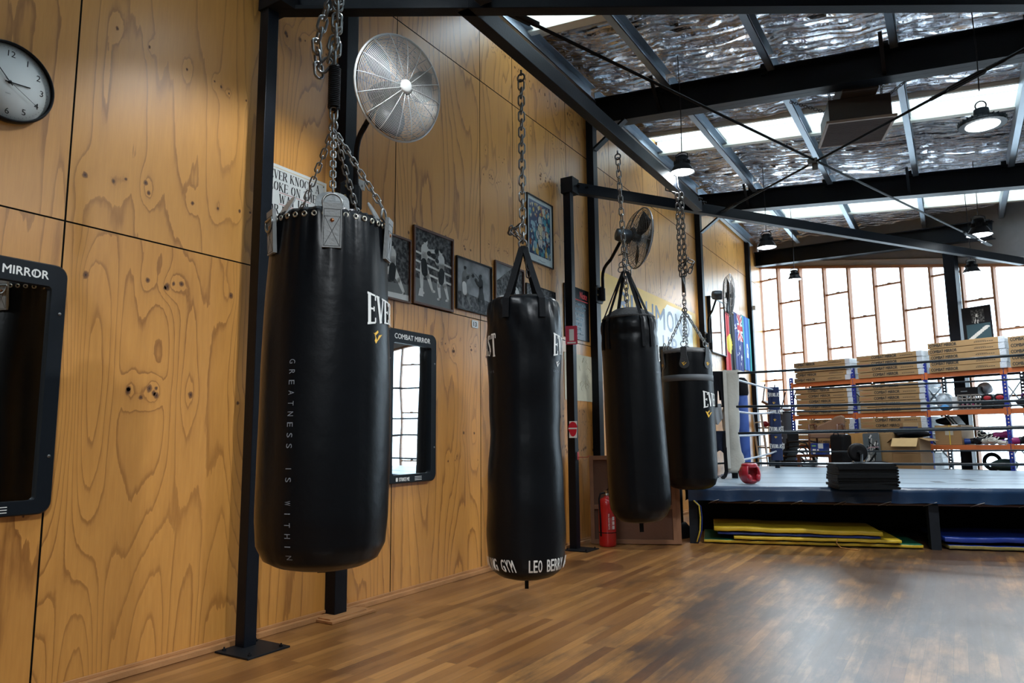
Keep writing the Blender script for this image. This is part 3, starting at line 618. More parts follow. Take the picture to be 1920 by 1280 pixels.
def webbing(b, pts, w, t=.004, up=None):
    for i in range(len(pts)-1):
        p = Vector(pts[i]); q = Vector(pts[i+1]); b.bar(p, q, w, t, 0, up=up or Vector((p.x+q.x, p.y+q.y, 0)).normalized() if (abs(p.x+q.x)+abs(p.y+q.y)) > .01 else (1, 0, 0), ext=.002)
for th in (-86, -32, 94, 148):
    a = rad(th); c, s = math.cos(a), math.sin(a); b = MB(); o_ = Vector((-s, c, 0))
    webbing(b, [(c*.02, s*.02, AP2), (c*.25, s*.25, 2.335), (c*.295, s*.295, 2.28), (c*.303, s*.303, 2.14)], .052)
    b.build('strap', WEB, bag)
b = MB(); M0 = Matrix.Translation((0, 0, 2.76)) @ Matrix.Rotation(rad(90), 4, 'X'); b.ring((0, 0, 0), .035, .008, M0); b.ring((0, 0, 0), .035, .008, Matrix.Rotation(.9, 4, 'Z') @ M0)
chain(b, [(-.02, 0, 2.80), (-.10, -.02, 2.90), (-.12, 0, 2.87), (-.03, .01, 2.93)], .075, .04, .007); chain(b, [(.02, .02, 2.74), (.03, .02, 2.58), (.035, .02, 2.5)], .075, .04, .006)
b.build('shackle', DCHAIN, bag)
b = MB(); chain(b, [(0, 0, 2.78), (0, 0, 4.12)], .092, .05, .0075); b.build('chain', CHROME, bag)
b = MB(); b.ring((0, 0, 0), .032, .008, Matrix.Translation((0, 0, 4.15)) @ Matrix.Rotation(rad(90), 4, 'X')); b.tube([(0, 0, 4.17), (0, 0, 4.215)], .009, 8); b.build('eye_bolt', DCHAIN, bag)
b = MB()
for th in (-115, 57): 
    W = .62*8*.155*.58*1.08; everlast(b, P2, rad(th)-(W/.29 if th < 0 else 0), 1.865, .155)
everlast(b, P2, rad(-10), 1.865, .155)
for t0, tx, span in ((-56, 'LEO BERRY', 63), (14, 'BOXING GYM', 70), (-147, 'BOXING GYM', 73), (96, 'LEO BERRY', 63)):
    u = 0; W = rad(span)*.285; n_ = len(tx)
    for ch in tx:
        cw = W/(n_+.2)
        if ch != ' ': text(b, ch, u+(.4*cw if ch == 'I' else 0), 0, .085, w=cw*(.2 if ch == 'I' else .8), fn=wrap(P2, rad(t0), .312, eps=.009), bold=.0016)
        u += cw
b.build('lettering', WHT, bag)
b = MB()
for t0 in (-10, -192):
    u = 0
    for ch in 'GREATNESS IS WITHIN':
        if ch != ' ': text(b, ch, u, 0, .018, w=.011 if ch != 'I' else .003, fn=wrap(P2, rad(t0), 1.735))
        u += .0215
b.build('lettering', GREYP, bag)
b = MB(); swoosh(b, wrap(P2, rad(2), 1.80), .06); b.build('emblem', WHT, bag)
b = MB(); b.box(-.014, .014, -.004, .004, .15, .235, M=Matrix.Rotation(rad(30), 4, 'Z')); b.build('floor_strap', WEB, bag)
# bag 3
B3 = (1.131, 6.721); bag = thing('punching_bag', 'black punching bag on four webbing straps in front of the yellow banner', 'punching bag', (B3[0], B3[1], 0), 'heavy bags on chains')
P3 = [(.425, .02), (.43, .12), (.45, .2), (.49, .25), (.56, .288), (.65, .299), (.9, .30), (1.3, .295), (1.7, .287), (2.1, .283), (2.3, .281), (2.37, .276), (2.42, .262), (2.44, .25)]
b = bag_body(P3, .012, 16, (rad(-80), rad(10), rad(100), rad(190)), lumps=lambda a, z: -.010*math.exp(-((z-2.26)/.02)**2)*(abs(math.sin(2*a+1))**.5)+.004*math.sin(z*30)*max(0, 1-abs(z-2.3)/.3)*math.sin(a*4)); b.build('body', VIN, bag)
b = MB(); b.lathe([(.262, 2.425), (.268, 2.435), (.255, 2.45), (.19, 2.50), (.12, 2.535), (.04, 2.55), (.001, 2.552)], 48); b.build('top_cover', mat('top_canvas_dark', (.035, .035, .036), .75, 0, .3, 8, .4, 60), bag)
AP3 = 2.92
for th in (-115, -40, -20, 70, 140, -135):
    a = rad(th); c, s = math.cos(a), math.sin(a); b = MB()
    webbing(b, [(c*.035, s*.035, AP3), (c*.245, s*.245, 2.47), (c*.285, s*.285, 2.39), (c*.292, s*.292, 2.12)], .036); b.build('strap', WEB, bag)
b = MB()
for k, (dx, dz) in enumerate(((-.04, 0), (.04, .01), (.055, -.04), (-.03, .05))): b.ring((0, 0, 0), .03, .006, Matrix.Translation((dx, dx*.3, 2.95+dz)) @ Matrix.Rotation(rad(80), 4, 'X') @ Matrix.Rotation(k, 4, 'Y'))
chain(b, [(0, 0, 2.56), (0, 0, 3.05)], .085, .045, .007); b.tube([(-.05, -.02, 3.1), (0, -.03, 3.13), (.05, 0, 3.1), (0, .03, 3.12)], .007, 6, 0, True); b.build('shackle', CHROME, bag)
b = MB(); chain(b, [(0, 0, 3.05), (0, 0, 4.13)], .088, .048, .007); b.build('chain', CHROME, bag)
b = MB(); b.ring((0, 0, 0), .03, .008, Matrix.Translation((0, 0, 4.15)) @ Matrix.Rotation(rad(90), 4, 'X')); b.tube([(0, 0, 4.17), (0, 0, 4.215)], .009, 8); b.build('eye_bolt', DCHAIN, bag)
b = MB(); everlast(b, P3, rad(2), 1.985, .15); b.build('lettering', WHT, bag)
b = MB(); u = 0
for ch in 'GREATNESS IS WITHIN':
    if ch != ' ': text(b, ch, u, 0, .018, w=.011 if ch != 'I' else .003, fn=wrap(P3, rad(-12), 1.86))
    u += .0215
b.build('lettering', GREYP, bag)
b = MB(); b.box(-.02, .02, -.003, .003, .335, .44, M=Matrix.Rotation(rad(25), 4, 'Z')); b.build('floor_strap', WEB, bag)
hp = Vector((B3[0], B3[1], 4.16)); bag.matrix_world = Matrix.Translation(hp) @ Matrix.Rotation(rad(1.9), 4, Vector((.523, -.852, 0))) @ Matrix.Translation((0, 0, -4.16))      # hangs slightly askew
# bag 4
B4 = (1.33, 8.10); bag = thing('punching_bag', 'black punching bag with a grey band and dark leather tabs, nearest the boxing ring', 'punching bag', (B4[0], B4[1], 0), 'heavy bags on chains')
P4 = [(.66, .02), (.665, .13), (.685, .21), (.72, .258), (.79, .284), (.9, .291), (1.2, .291), (1.6, .288), (1.9, .284), (2.1, .279), (2.19, .274), (2.215, .268), (2.22, .26)]
b = bag_body(P4, .004, 20, (rad(-100), rad(0), rad(120))); b.build('body', VIN, bag)
b = MB(); b.lathe([(.274, 2.19), (.279, 2.2), (.262, 2.235), (.15, 2.26), (.001, 2.265)], 40); b.build('top_cover', mat('top_grey', (.12, .12, .12), .5, 0, .3, 6, .5, 12), bag)
b = MB(); b.lathe([(.2857, 1.87), (.2885, 1.871), (.2875, 1.939), (.2845, 1.94)], 48); b.build('band', mat('band_grey', (.10, .11, .12), .6), bag)
b = MB(); everlast(b, P4, rad(-38), 1.575, .17); b.build('lettering', WHT, bag)
b = MB(); swoosh(b, wrap(P4, rad(-24), 1.50), .10); b.build('emblem', GOLD, bag)
for k, th in enumerate((-78, -20, 40, 105, 165, -140)):
    a = rad(th); b = MB(); M = radial(a, 2.08, .281)
    pl = [(.055*math.cos(t), -.02+.055*math.sin(t)) for t in [-PI-.5+ (PI+1.)*i/12 for i in range(13)]]+[(.034, .08), (.034, .17), (-.034, .17), (-.034, .08)]
    b.prism(pl, -.003, .008, 0, M @ Matrix.Rotation(rad(2.5), 4, 'X')); tb = b.build('leather_tab', mat('dark_leather', (.05, .055, .06), .45, 0, .2, 20, .2, 80), bag, bevel=.003)
    b = MB(); swoosh(b, lambda x, y, M=M: tuple(M @ Vector((x, y-.02, .0105))), .055); b.build('emblem', GOLD, tb)
    b = MB(); b.ring((0, 0, 0), .032, .005, radial(a, 2.285, .26)); b.build('d_ring', CHROME, bag)
    if k < 5:
        b = MB(); chain(b, [(math.cos(a)*.25, math.sin(a)*.25, 2.31), (0, 0, 2.70)], .058, .03, .0045); b.build('chain', CHROME, bag)
b = MB(); b.ring((0, 0, 0), .028, .007, Matrix.Translation((0, 0, 2.71)) @ Matrix.Rotation(rad(90), 4, 'X')); chain(b, [(0, 0, 2.73), (0, 0, 2.93)], .075, .04, .006); b.tube([(0, 0, 2.92), (0, 0, 3.12)], .022, 10)
b.build('swivel', DCHAIN, bag)
b = MB(); chain(b, [(-.03, 0, 3.12), (-.035, 0, 4.12)], .085, .046, .0075); chain(b, [(.03, 0, 3.12), (.02, 0, 4.12)], .085, .046, .0075)
chain(b, [(.0, 0, 3.14), (.09, -.01, 3.17), (.13, 0, 3.26), (.05, 0, 3.30), (-.02, 0, 3.22)], .085, .046, .0075); b.build('chain', DCHAIN, bag)
b = MB(); b.tube([(-.035, 0, 4.13), (-.17, 0, 4.19), (-.17, 0, 4.355), (-.03, 0, 4.355), (-.02, 0, 4.2), (.02, 0, 4.13)], .009, 6); b.build('hanger', DCHAIN, bag)
# the slim black bag behind bag 4
t = thing('standing_bag', 'slim black standing bag mostly hidden behind the grey-banded punching bag', 'punching bag', (.72, 9.05, 0))
b = MB(); b.lathe([(.17, .18), (.17, 2.3), (.16, 2.38), (.10, 2.42), (.001, 2.43)], 28); b.build('body', VIN2, t); b = MB(); b.lathe([(.25, 0), (.25, .12), (.2, .18), (.05, .19)], 28); b.build('base', BLK2, t)
# ------------------------------------------------------------------ wall fans
GW = mat('white_wire', (.62, .63, .62), .35, .3); GD = mat('dark_wire', (.10, .095, .09), .45, .5); BLD = mat('dark_blade', (.03, .035, .04), .4)
def fan(label, c, nrm, arm_pts, bracket, light=True, tilt=8, mot=.22):
    Mx = (Vector(nrm)).normalized(); up = Vector((0, 0, 1)); X = up.cross(Mx).normalized(); Y = Mx.cross(X)
    M = Matrix((X, Y, Mx)).transposed().to_4x4(); M.translation = Vector(c); Mi = M
    t = thing('wall_fan', label, 'fan', M=Matrix.Translation(bracket), group='caged wall fans')
    RR = .365; b = MB(); gm = GW if light else GD
    n = 36
    for i in range(n):
        r = .045+(RR-.045)*i/(n-1); z = .075*(1-(r/RR)**2)**.6 if r < RR else 0
        b.ring((0, 0, z+.03), r, .0021, Mi, 0, 44, 4)
    for i in range(16):
        a = i*2*PI/16; b.tube([Mi @ Vector((r*math.cos(a), r*math.sin(a), .075*(1-(r/RR)**2)**.6+.032)) for r in (.04, .12, .2, .27, .32, .355, .365)], .003, 4)
    g = loc(b.build('front_grille', gm, t)); b = MB()
    for i in range(14):
        r = .1+(RR-.1)*i/13; b.ring((0, 0, -.09+.11*(r/RR)**6), r, .0018, Mi, 0, 40, 4)
    for i in range(20):
        a = i*2*PI/20; b.tube([Mi @ Vector((r*math.cos(a), r*math.sin(a), -.09+.11*(r/RR)**6)) for r in (.06, .2, .3, .34, .365)], .0025, 4)
    loc(b.build('rear_grille', GD, t)); b = MB(); b.ring((0, 0, .022), RR+.003, .009, Mi, 0, 60, 6); loc(b.build('rim', gm if light else mat('grey_rim', (.3, .31, .32), .4, .5), t))
    b = MB(); b.lathe([(.048, .10), (.048, .112), (.03, .118), (.001, .118)], 24, 0, Mi); hb = loc(b.build('hub_badge', mat('badge_white', (.7, .7, .68), .4), t))
    b = MB()
    for k in range(3):
        a0 = k*2*PI/3+.4; pts = []; 
        for i in range(7):
            r = .05+.29*i/6; hw = .2+.3*math.sin(PI*min(1, i/6*.85+.1)); pts.append([(r*math.cos(a0-hw), r*math.sin(a0-hw), -.03), (r*math.cos(a0+hw), r*math.sin(a0+hw), .02)])
        vs = [p for q in pts for p in q]; b.add(vs, [(2*i, 2*i+1, 2*i+3, 2*i+2) for i in range(6)], 0, True, Mi)
    b.lathe([(.05, -.05), (.05, .03), (.02, .05)], 20, 0, Mi); o = loc(b.build('blades', BLD, t)); s = o.modifiers.new('s', 'SOLIDIFY'); s.thickness = .004
    b = MB(); b.lathe([(.075, -.10), (.082, -.13), (.082, -mot), (.07, -mot-.05), (.04, -mot-.06)], 28, 0, Mi); mo = loc(b.build('motor', BLK2 if light else mat('grey_motor', (.12, .14, .16), .35, .6), t))
    b = MB(); b.tube(arm_pts, .021, 10); b.tube([arm_pts[-1], Mi @ Vector((0, 0, -mot+.04))], .02, 8); loc(b.build('arm', BLK2, t))
    b = MB(); x, y, z = bracket; b.prism([(-.11, -.12), (-.11, .06), (-.06, .1), (.09, .1), (.12, .06), (.12, -.08), (.08, -.13), (-.06, -.13)], 0, .012, 0, wallM(y, z, x+.002))
    b.box(x+.012, x+.06, y-.045, y+.045, z-.09, z+.07); b.lathe([(.035, -.10), (.035, .06)], 14, 0, Matrix.Translation((x+.055, y, z))); br = loc(b.build('wall_bracket', BLK2, t, bevel=.002))
    b = MB()
    for dy, dz in ((-.07, -.03), (.07, .02), (.07, -.07), (-.06, .05)): b.lathe([(.012, 0), (.012, .01)], 6, 0, wallM(y+dy, z+dz, x+.013), sm=False)
    b.build('bolt', mat('brass_bolt', (.4, .3, .15), .4, .8), br)
    return t
def arm(x, y, z0, top, reach):
    return [(x, y, z0), (x, y, top-.1)]+[(x+reach[0]*(1-math.cos(a))*.5, y+reach[1]*(1-math.cos(a))*.5, top-.1+.12*math.sin(a)) for a in (.5, 1.0, 1.57)]+[(x+reach[0], y+reach[1], top+.03)]
fan('white-fronted wall fan on the near column above the framed photographs', (.70, 3.74, 3.735), (math.cos(rad(-13)), math.sin(rad(-13)), -.16), arm(.16, 3.90, 3.0, 3.52, (.22, -.14)), (.10, 3.90, 3.11))
fan('dark-caged wall fan turned away, above the yellow banner', (.82, 8.0, 3.63), (math.cos(rad(46)), math.sin(rad(46)), -.10), arm(.16, 8.42, 3.0, 3.40, (.28, -.36)), (.10, 8.42, 3.10), light=False)
fan('wall fan seen nearly edge on beside the three flags', (.74, 12.35, 3.66), (math.cos(rad(14)), math.sin(rad(14)), -.06), arm(.16, 13.09, 3.0, 3.42, (.22, -.5)), (.10, 13.09, 3.06), light=False)
# ------------------------------------------------------------------ lamps
LENS = mat('lamp_lens', (.9, .95, 1), .4, emit=(.86, .95, 1), estr=14)
HOUS = mat('lamp_housing', (.015, .016, .018), .4, 0, .3, 6); SHADE = mat('spun_aluminium', (.30, .31, .32), .35, .85)
def lamp(label, x, y, z, dia, kind='bell', power=220, seen=True, cutoff=150):
    t = thing('pendant_lamp', label, 'lamp', (x, y, z), 'high bay pendant lamps'); r = dia/2
    top = roofz(x)-z-.01; b = MB(); b.tube([(0, 0, r*1.75), (.01, .0, top*.5), (0, 0, top)], .006, 5); b.build('cable', HOUS, t)
    if kind == 'bell':
        b = MB(); b.lathe([(r*1.0, 0), (r*.97, .015), (r*.72, r*.55), (r*.6, r*.72)], 32, caps=False); b.build('reflector', HOUS if seen else SHADE, t)
        b = MB(); b.lathe([(r*.62, r*.68), (r*.62, r*1.0), (r*.5, r*1.02), (r*.5, r*1.3), (r*.42, r*1.45), (r*.1, r*1.48)], 24)
        for i in range(16):
            a = i*PI/8; M = Matrix.Rotation(a, 4, 'Z'); b.box(r*.58, r*.68, -.004, .004, r*.7, r*1.0, 0, M)
        b.build('housing', HOUS, t)
        b = MB(); b.tube([(-r*.5, 0, r*1.2), (-r*.5, 0, r*1.6), (-r*.2, 0, r*1.75), (r*.2, 0, r*1.75), (r*.5, 0, r*1.6), (r*.5, 0, r*1.2)], .007, 6); b.build('hook', HOUS, t)
        b = MB(); b.lathe([(r*.93, .012), (r*.93, .008), (.001, .0)], 28); b.build('lens', LENS, t)
    else:
        b = MB(); b.lathe([(r, .0), (r*1.02, .02), (r*.8, .06), (r*.35, .09), (r*.32, .16), (r*.1, .17)], 40)
        for i in range(28):
            a = i*2*PI/28; b.box(r*.7, r*1.03, -.003, .003, .0, .05, 0, Matrix.Rotation(a, 4, 'Z'))
        b.build('housing', mat('lamp_blue_black', (.02, .03, .035), .35), t)
        b = MB(); b.ring((0, 0, .22), .045, .006, Matrix.Translation((0, 0, .2)) @ Matrix.Rotation(PI/2, 4, 'X') @ Matrix.Translation((0, 0, -.22))); b.build('hook', HOUS, t)
        b = MB(); b.lathe([(r*.72, .0), (r*.70, -.006), (.001, -.008)], 36); b.build('lens', LENS, t)
    l = bpy.data.lights.new('lamp_light', 'SPOT'); l.energy = power; l.spot_size = math.radians(cutoff); l.spot_blend = .35; l.shadow_soft_size = r*.55; l.color = (.90, .96, 1)
    o = bpy.data.objects.new('lamp_light', l); COL.objects.link(o); o.parent = t; o.location = (0, 0, -.03)
    return t
lamp('black bell pendant lamp over the long beam end, left of the cross braces', 1.36, 8.14, 4.38, .285, power=50)
lamp('round flat disc pendant lamp glowing under the skylight at upper right', 4.36, 8.0, 4.19, .40, 'disc', power=480)
lamp('bell pendant lamp hanging close to the left wall by the far roof beam', 1.40, 12.45, 4.42, .32, power=120)
lamp('small bell pendant lamp hanging before the leftmost window bays', 1.36, 15.1, 4.36, .27, power=60)
lamp('bell pendant lamp partly behind the far end of the brace rod', 4.46, 13.4, 4.38, .37, power=150)
lamp('small bell pendant lamp hanging beside the black window post', 4.34, 14.5, 4.0, .28, power=80)
lamp('pendant lamp hanging above the frame outside the picture', 1.35, 3.1, 4.42, .30, power=150, cutoff=122)
lamp('pendant lamp hanging over the open floor nearest the camera', 4.4, 3.4, 4.3, .40, 'disc', power=330)
lamp('pendant lamp hanging behind the camera', 4.4, -1.0, 4.3, .40, 'disc', power=620)
# ------------------------------------------------------------------ ceiling heater box
t = thing('ceiling_heater', 'boxy brown ceiling unit slung on chains under the skylight strip', 'heater', (3.17, 9.09, 4.8))
Mh = Matrix.Rotation(rad(15.5), 4, 'Z'); HB = mat('heater_brown', (.055, .045, .04), .5); HT = mat('heater_trim', (.33, .25, .20), .5)
b = MB(); b.box(-.33, .33, -.34, .34, .02, .30, 0, Mh); b.build('body', HB, t, bevel=.01)
b = MB()
for a in ((-.37, .37, -.38, -.35), (-.37, .37, .35, .38), (-.37, -.34, -.35, .35), (.34, .37, -.35, .35)): b.box(*a, 0, .03, 0, Mh)
b.build('trim_frame', HT, t, bevel=.003)
b = MB(); b.box(-.34, .34, -.35, .35, .008, .02, 0, Mh)
for i in range(24): b.box(-.34, .34, -.34+i*.0285, -.335+i*.0285, .002, .009, 0, Mh)
b.build('grille', mat('heater_grille', (.12, .085, .07), .5), t)
b = MB(); b.box(-.2, .18, -.5, .2, .30, .52, 0, Mh); b.build('duct', HB, t, bevel=.01)
b = MB(); chain(b, [(-.30, 0, .33), (-.72, .1, .62)], .05, .03, .005); chain(b, [(.30, 0, .33), (.75, 0, .62)], .05, .03, .005)
chain(b, [(-.25, .2, .3), (-.3, .25, .78)], .05, .03, .005); chain(b, [(.28, .2, .3), (.3, .25, .72)], .05, .03, .005); b.build('chain', DCHAIN, t)
# ------------------------------------------------------------------ clock
Mc = wallM(1.592, 3.04, .003); t = thing('wall_clock', 'round white wall clock with thin black rim at upper left', 'clock', M=Mc)
b = MB(); b.lathe([(.19, 0), (.205, .004), (.208, .03), (.203, .042), (.196, .044), (.193, .036)], 64, caps=False); b.build('rim', mat('black_plastic', (.01, .011, .013), .35), t)
b = MB(); b.lathe([(.194, .012), (.194, .020), (.001, .020)], 64); b.build('dial', mat('clock_face', (.84, .88, .86), .55, 0, .03), t)
b = MB(); INK = mat('black_ink', (.012, .012, .013), .6)
for i in range(1, 13):
    a = PI/2-i*PI/6; s = str(i); h_ = .031; gl = glyphs(s)[2]*h_; gl = min(gl, .045) if len(s) > 1 else min(gl, .026)
    text(b, s, .150*math.cos(a)-gl/2, .150*math.sin(a)-h_/2, h_, w=gl, z=.021)
for i in range(60):
    a = i*PI/30; b.flat([(.177*math.cos(a)+.0012*q, .177*math.sin(a)+.0012*p_) for q, p_ in ((-1, -1), (1, -1), (1, 1), (-1, 1))], .021)
text(b, 'QUARTZ', -.014, -.062, .005, z=.021); b.build('numerals', INK, t)
def hand(nm, ang, L, tail, w0, z):
    b = MB(); M = Matrix.Rotation(ang, 4, 'Z'); b.box(-tail, L, -w0, w0, z, z+.0015, 0, M); b.build(nm, INK, t)
hand('hour_hand', rad(90-86), .095, .02, .0028, .024); hand('minute_hand', rad(90-318), .145, .02, .002, .027); hand('second_hand', rad(90-122), .15, .03, .0007, .030)
b = MB(); b.lathe([(.007, .02), (.007, .033), (.001, .034)], 14); b.build('pin', INK, t)
b = MB(); b.lathe([(.194, .038), (.001, .0385)], 48); g = bpy.data.materials.new('clear_glass'); g.use_nodes = True; nt = g.node_tree; nt.nodes.remove(nt.nodes['Principled BSDF'])
tr = nd(nt, 'ShaderNodeBsdfTransparent'); gl_ = nd(nt, 'ShaderNodeBsdfGlossy'); gl_.inputs['Roughness'].default_value = .05; mx = nd(nt, 'ShaderNodeMixShader'); mx.inputs[0].default_value = .05
nt.links.new(tr.outputs[0], mx.inputs[1]); nt.links.new(gl_.outputs[0], mx.inputs[2]); nt.links.new(mx.outputs[0], nt.nodes['Material Output'].inputs[0]); GLASS = g
b.build('glass', GLASS, t)
# ------------------------------------------------------------------ mirrors
mm = mat('mirror_glass', (.80, .84, .84), .015, 1, .01); nt = mm.node_tree
n2 = nd(nt, 'ShaderNodeTexNoise'); n2.inputs['Scale'].default_value = 3; n2.inputs['Detail'].default_value = 0; bp = nd(nt, 'ShaderNodeBump'); bp.inputs['Strength'].default_value = .12; bp.inputs['Distance'].default_value = .004
tc = nd(nt, 'ShaderNodeTexCoord'); mp = nd(nt, 'ShaderNodeMapping'); mp.inputs['Scale'].default_value = (1, 1, 2.2); nt.links.new(tc.outputs['Object'], mp.inputs[0]); nt.links.new(mp.outputs[0], n2.inputs[0]); nt.links.new(n2.outputs[0], bp.inputs['Height']); nt.links.new(bp.outputs[0], nt.nodes['Principled BSDF'].inputs['Normal'])
MFR = mat('mirror_frame_black', (.008, .011, .015), .38)
def rrect(x0, x1, y0, y1, r, n=6):
    P = []
    for cx, cy, a0 in ((x1-r, y1-r, 0), (x0+r, y1-r, 90), (x0+r, y0+r, 180), (x1-r, y0+r, 270)):
        P += [(cx+r*math.cos(rad(a0+90*i/n)), cy+r*math.sin(rad(a0+90*i/n))) for i in range(n+1)]
    return P
def mirror(label, y0, y1, z0, z1):
    M = wallM((y0+y1)/2, (z0+z1)/2, .003); t = thing('wall_mirror', label, 'mirror', M=M, group='black framed training mirrors')
    W, H = (y1-y0)/2, (z1-z0)/2; o_ = rrect(-W, W, -H, H, .06); i_ = rrect(-W+.085, W-.075, -H+.07, H-.115, .02)
    b = MB(); n = len(o_); vs = [(x, y, .0) for x, y in o_]+[(x, y, .035) for x, y in o_]+[(x*.985, y*.99, .042) for x, y in o_]+[(x, y, .042) for x, y in i_]+[(x, y, .018) for x, y in i_]
    b.add(vs, [(k*n+i, k*n+(i+1) % n, (k+1)*n+(i+1) % n, (k+1)*n+i) for k in range(4) for i in range(n)]); b.build('frame', MFR, t)
    b = MB(); b.flat(i_, .019); b.flat(list(reversed(i_)), .016); b.build('glass', mm, t)
    b = MB(); text(b, 'COMBAT MIRROR', -.235, H-.082, .042, w=.47, z=.0425, bold=.0012); b.box(-.155, -.150, H-.075, H-.047, .0425, .043); b.box(.168, .173, H-.075, H-.047, .0425, .043)
    text(b, 'STRIKE ME', -.16, -H+.018, .028, w=.13, z=.0425, bold=.0012); b.prism(rrect(-.20, -.175, -H+.017, -H+.047, .005), .0425, .0428)
    for k in range(3): b.box(.04, .13, -H+.018+.013*k, -H+.022+.013*k, .0425, .0427)
    b.build('lettering', WHT, t)
    b = MB()
    for x in (-W+.035, W-.03):
        for y in (-H*.55, H*.6): b.lathe([(.008, .041), (.008, .045), (.004, .046)], 10, M=Matrix.Translation((x, y, 0)))
    b.build('screws', CHROME, t)
mirror('black framed mirror at the left edge, below the clock', 1.27, 1.93, .90, 2.155)
mirror('black framed mirror on the wall between the first two hanging bags', 4.41, 5.07, .895, 2.16)
# ------------------------------------------------------------------ framed pictures
BWF = mat('frame_brown', (.085, .028, .012), .35, coat=.3); BKF = mat('frame_black', (.01, .01, .011), .35, coat=.3)
PH = {}
def pmat(n, c): return mat('print_'+n, c, .3, 0, .25, 5, coat=.15)
PD, PM_, PL_, PW = pmat('dark', (.010, .012, .013)), pmat('mid', (.13, .135, .13)), pmat('light', (.60, .60, .57)), pmat('white', (.62, .62, .60))
def crowd_mat(name, a, c_, sc):
    m = mat(name, a, .3, coat=.15); nt = m.node_tree; v = nd(nt, 'ShaderNodeTexNoise'); v.inputs['Scale'].default_value = sc; v.inputs['Detail'].default_value = 3
    tc = nd(nt, 'ShaderNodeTexCoord'); nt.links.new(tc.outputs['Object'], v.inputs[0]); r = ramp(nt, [(.42, a), (.62, c_)]); nt.links.new(v.outputs[0], r.inputs[0]); nt.links.new(r.outputs[0], nt.nodes['Principled BSDF'].inputs['Base Color']); return m
CRD = crowd_mat('print_crowd', (.015, .016, .018), (.13, .13, .13), 30); CRD2 = crowd_mat('print_haze', (.12, .125, .13), (.26, .27, .28), 5)
def cap(b, pts, rs_, mi, z):        # flat tapering limb
    for (p, q), (r0, r1) in zip(zip(pts[:-1], pts[1:]), zip(rs_[:-1], rs_[1:])):
        p = Vector(p); q = Vector(q); d = (q-p); 
        if d.length < 1e-6: continue
        d.normalize(); n = Vector((-d.y, d.x)); a0 = math.atan2(n.y, n.x)
        P = [(p.x+r0*math.cos(a0+PI*i/5), p.y+r0*math.sin(a0+PI*i/5)) for i in range(6)]+[(q.x+r1*math.cos(a0+PI+PI*i/5), q.y+r1*math.sin(a0+PI+PI*i/5)) for i in range(6)]
        b.flat(P, z, mi)
def boxer(b, x, y, s, fl=1, pose=0, skin=2, shorts=0, z=.0):   # (x, y) hip, s height
    X = lambda u, v: (x+fl*u*s, y+v*s)
    if pose == 0:
        L1, L2, A1, A2 = [(.0, 0), (.10, -.22), (.05, -.47), (.12, -.48)], [(-.02, 0), (-.10, -.2), (-.2, -.45), (-.13, -.47)], [(.03, .27), (.14, .16), (.22, .28)], [(-.02, .27), (.03, .12), (.13, .22)]
    elif pose == 1:
        L1, L2, A1, A2 = [(.0, 0), (.12, -.18), (.24, -.42), (.3, -.42)], [(-.02, 0), (-.06, -.22), (-.05, -.48), (.0, -.49)], [(.03, .27), (.17, .27), (.33, .30)], [(-.02, .25), (.06, .12), (.12, .22)]
    else:
        L1, L2, A1, A2 = [(.0, 0), (.2, -.08), (.22, -.34), (.3, -.35)], [(-.02, 0), (-.16, -.16), (-.3, -.36), (-.25, -.4)], [(.05, .27), (.18, .15), (.14, .30)], [(-.02, .25), (.05, .08), (.16, .18)]
    for A, zz in ((L2, .0), (L1, .0003)): cap(b, [X(*p) for p in A], [r*s for r in (.075, .05, .028, .02)], skin, z+zz)
    cap(b, [X(*p) for p in A2], [r*s for r in (.04, .03, .032)], skin, z+.0004)
    cap(b, [X(0, .0), X(.01, .15), X(.02, .27)], [r*s for r in (.075, .085, .10)], skin, z+.0005)
    cap(b, [X(0, .03), X(.02, -.12)], [.085*s, .085*s], shorts, z+.0006)
    cap(b, [X(*p) for p in A1], [r*s for r in (.045, .033, .036)], skin, z+.0007)
    cap(b, [X(*A1[-1]), X(A1[-1][0]+.03, A1[-1][1]+.01)], [.042*s, .045*s], 0, z+.0008); cap(b, [X(*A2[-1]), X(A2[-1][0]+.03, A2[-1][1]+.01)], [.042*s, .042*s], 0, z+.0008)
    cap(b, [X(.03, .33), X(.045, .41)], [.04*s, .052*s], skin, z+.0007); cap(b, [X(.02, .435), X(.055, .445)], [.045*s, .03*s], 0, z+.0009)
def picture(label, y0, y1, z0, z1, fw, fm, paint, cat='framed photograph', name='framed_photograph', mount=0, group=None, tilt=0):
    M = wallM((y0+y1)/2, (z0+z1)/2, .004) @ Matrix.Rotation(tilt, 4, 'Z'); t = thing(name, label, cat, M=M, group=group); W, H = (y1-y0)/2, (z1-z0)/2
    b = MB()
    for a in ((-W, W, H-fw, H), (-W, W, -H, -H+fw), (-W, -W+fw, -H+fw, H-fw), (W-fw, W, -H+fw, H-fw)): b.box(*a, 0, .022)
    b.build('frame', fm, t, bevel=.002)
    b = MB(); paint(b, W-fw, H-fw); return t, b
def p1(b, W, H):
    b.box(-W, W, -H, H, .004, .006, 4); b.flat([(-W, -H), (W, -H), (W, -H*.45), (-W, -H*.6)], .0065, 1); b.flat([(-W, -H), (W, -H), (W, -H*.8), (-W, -H*.85)], .0068, 3); boxer(b, .08, -.02, .50, -1, 2, 2, 0, .007)
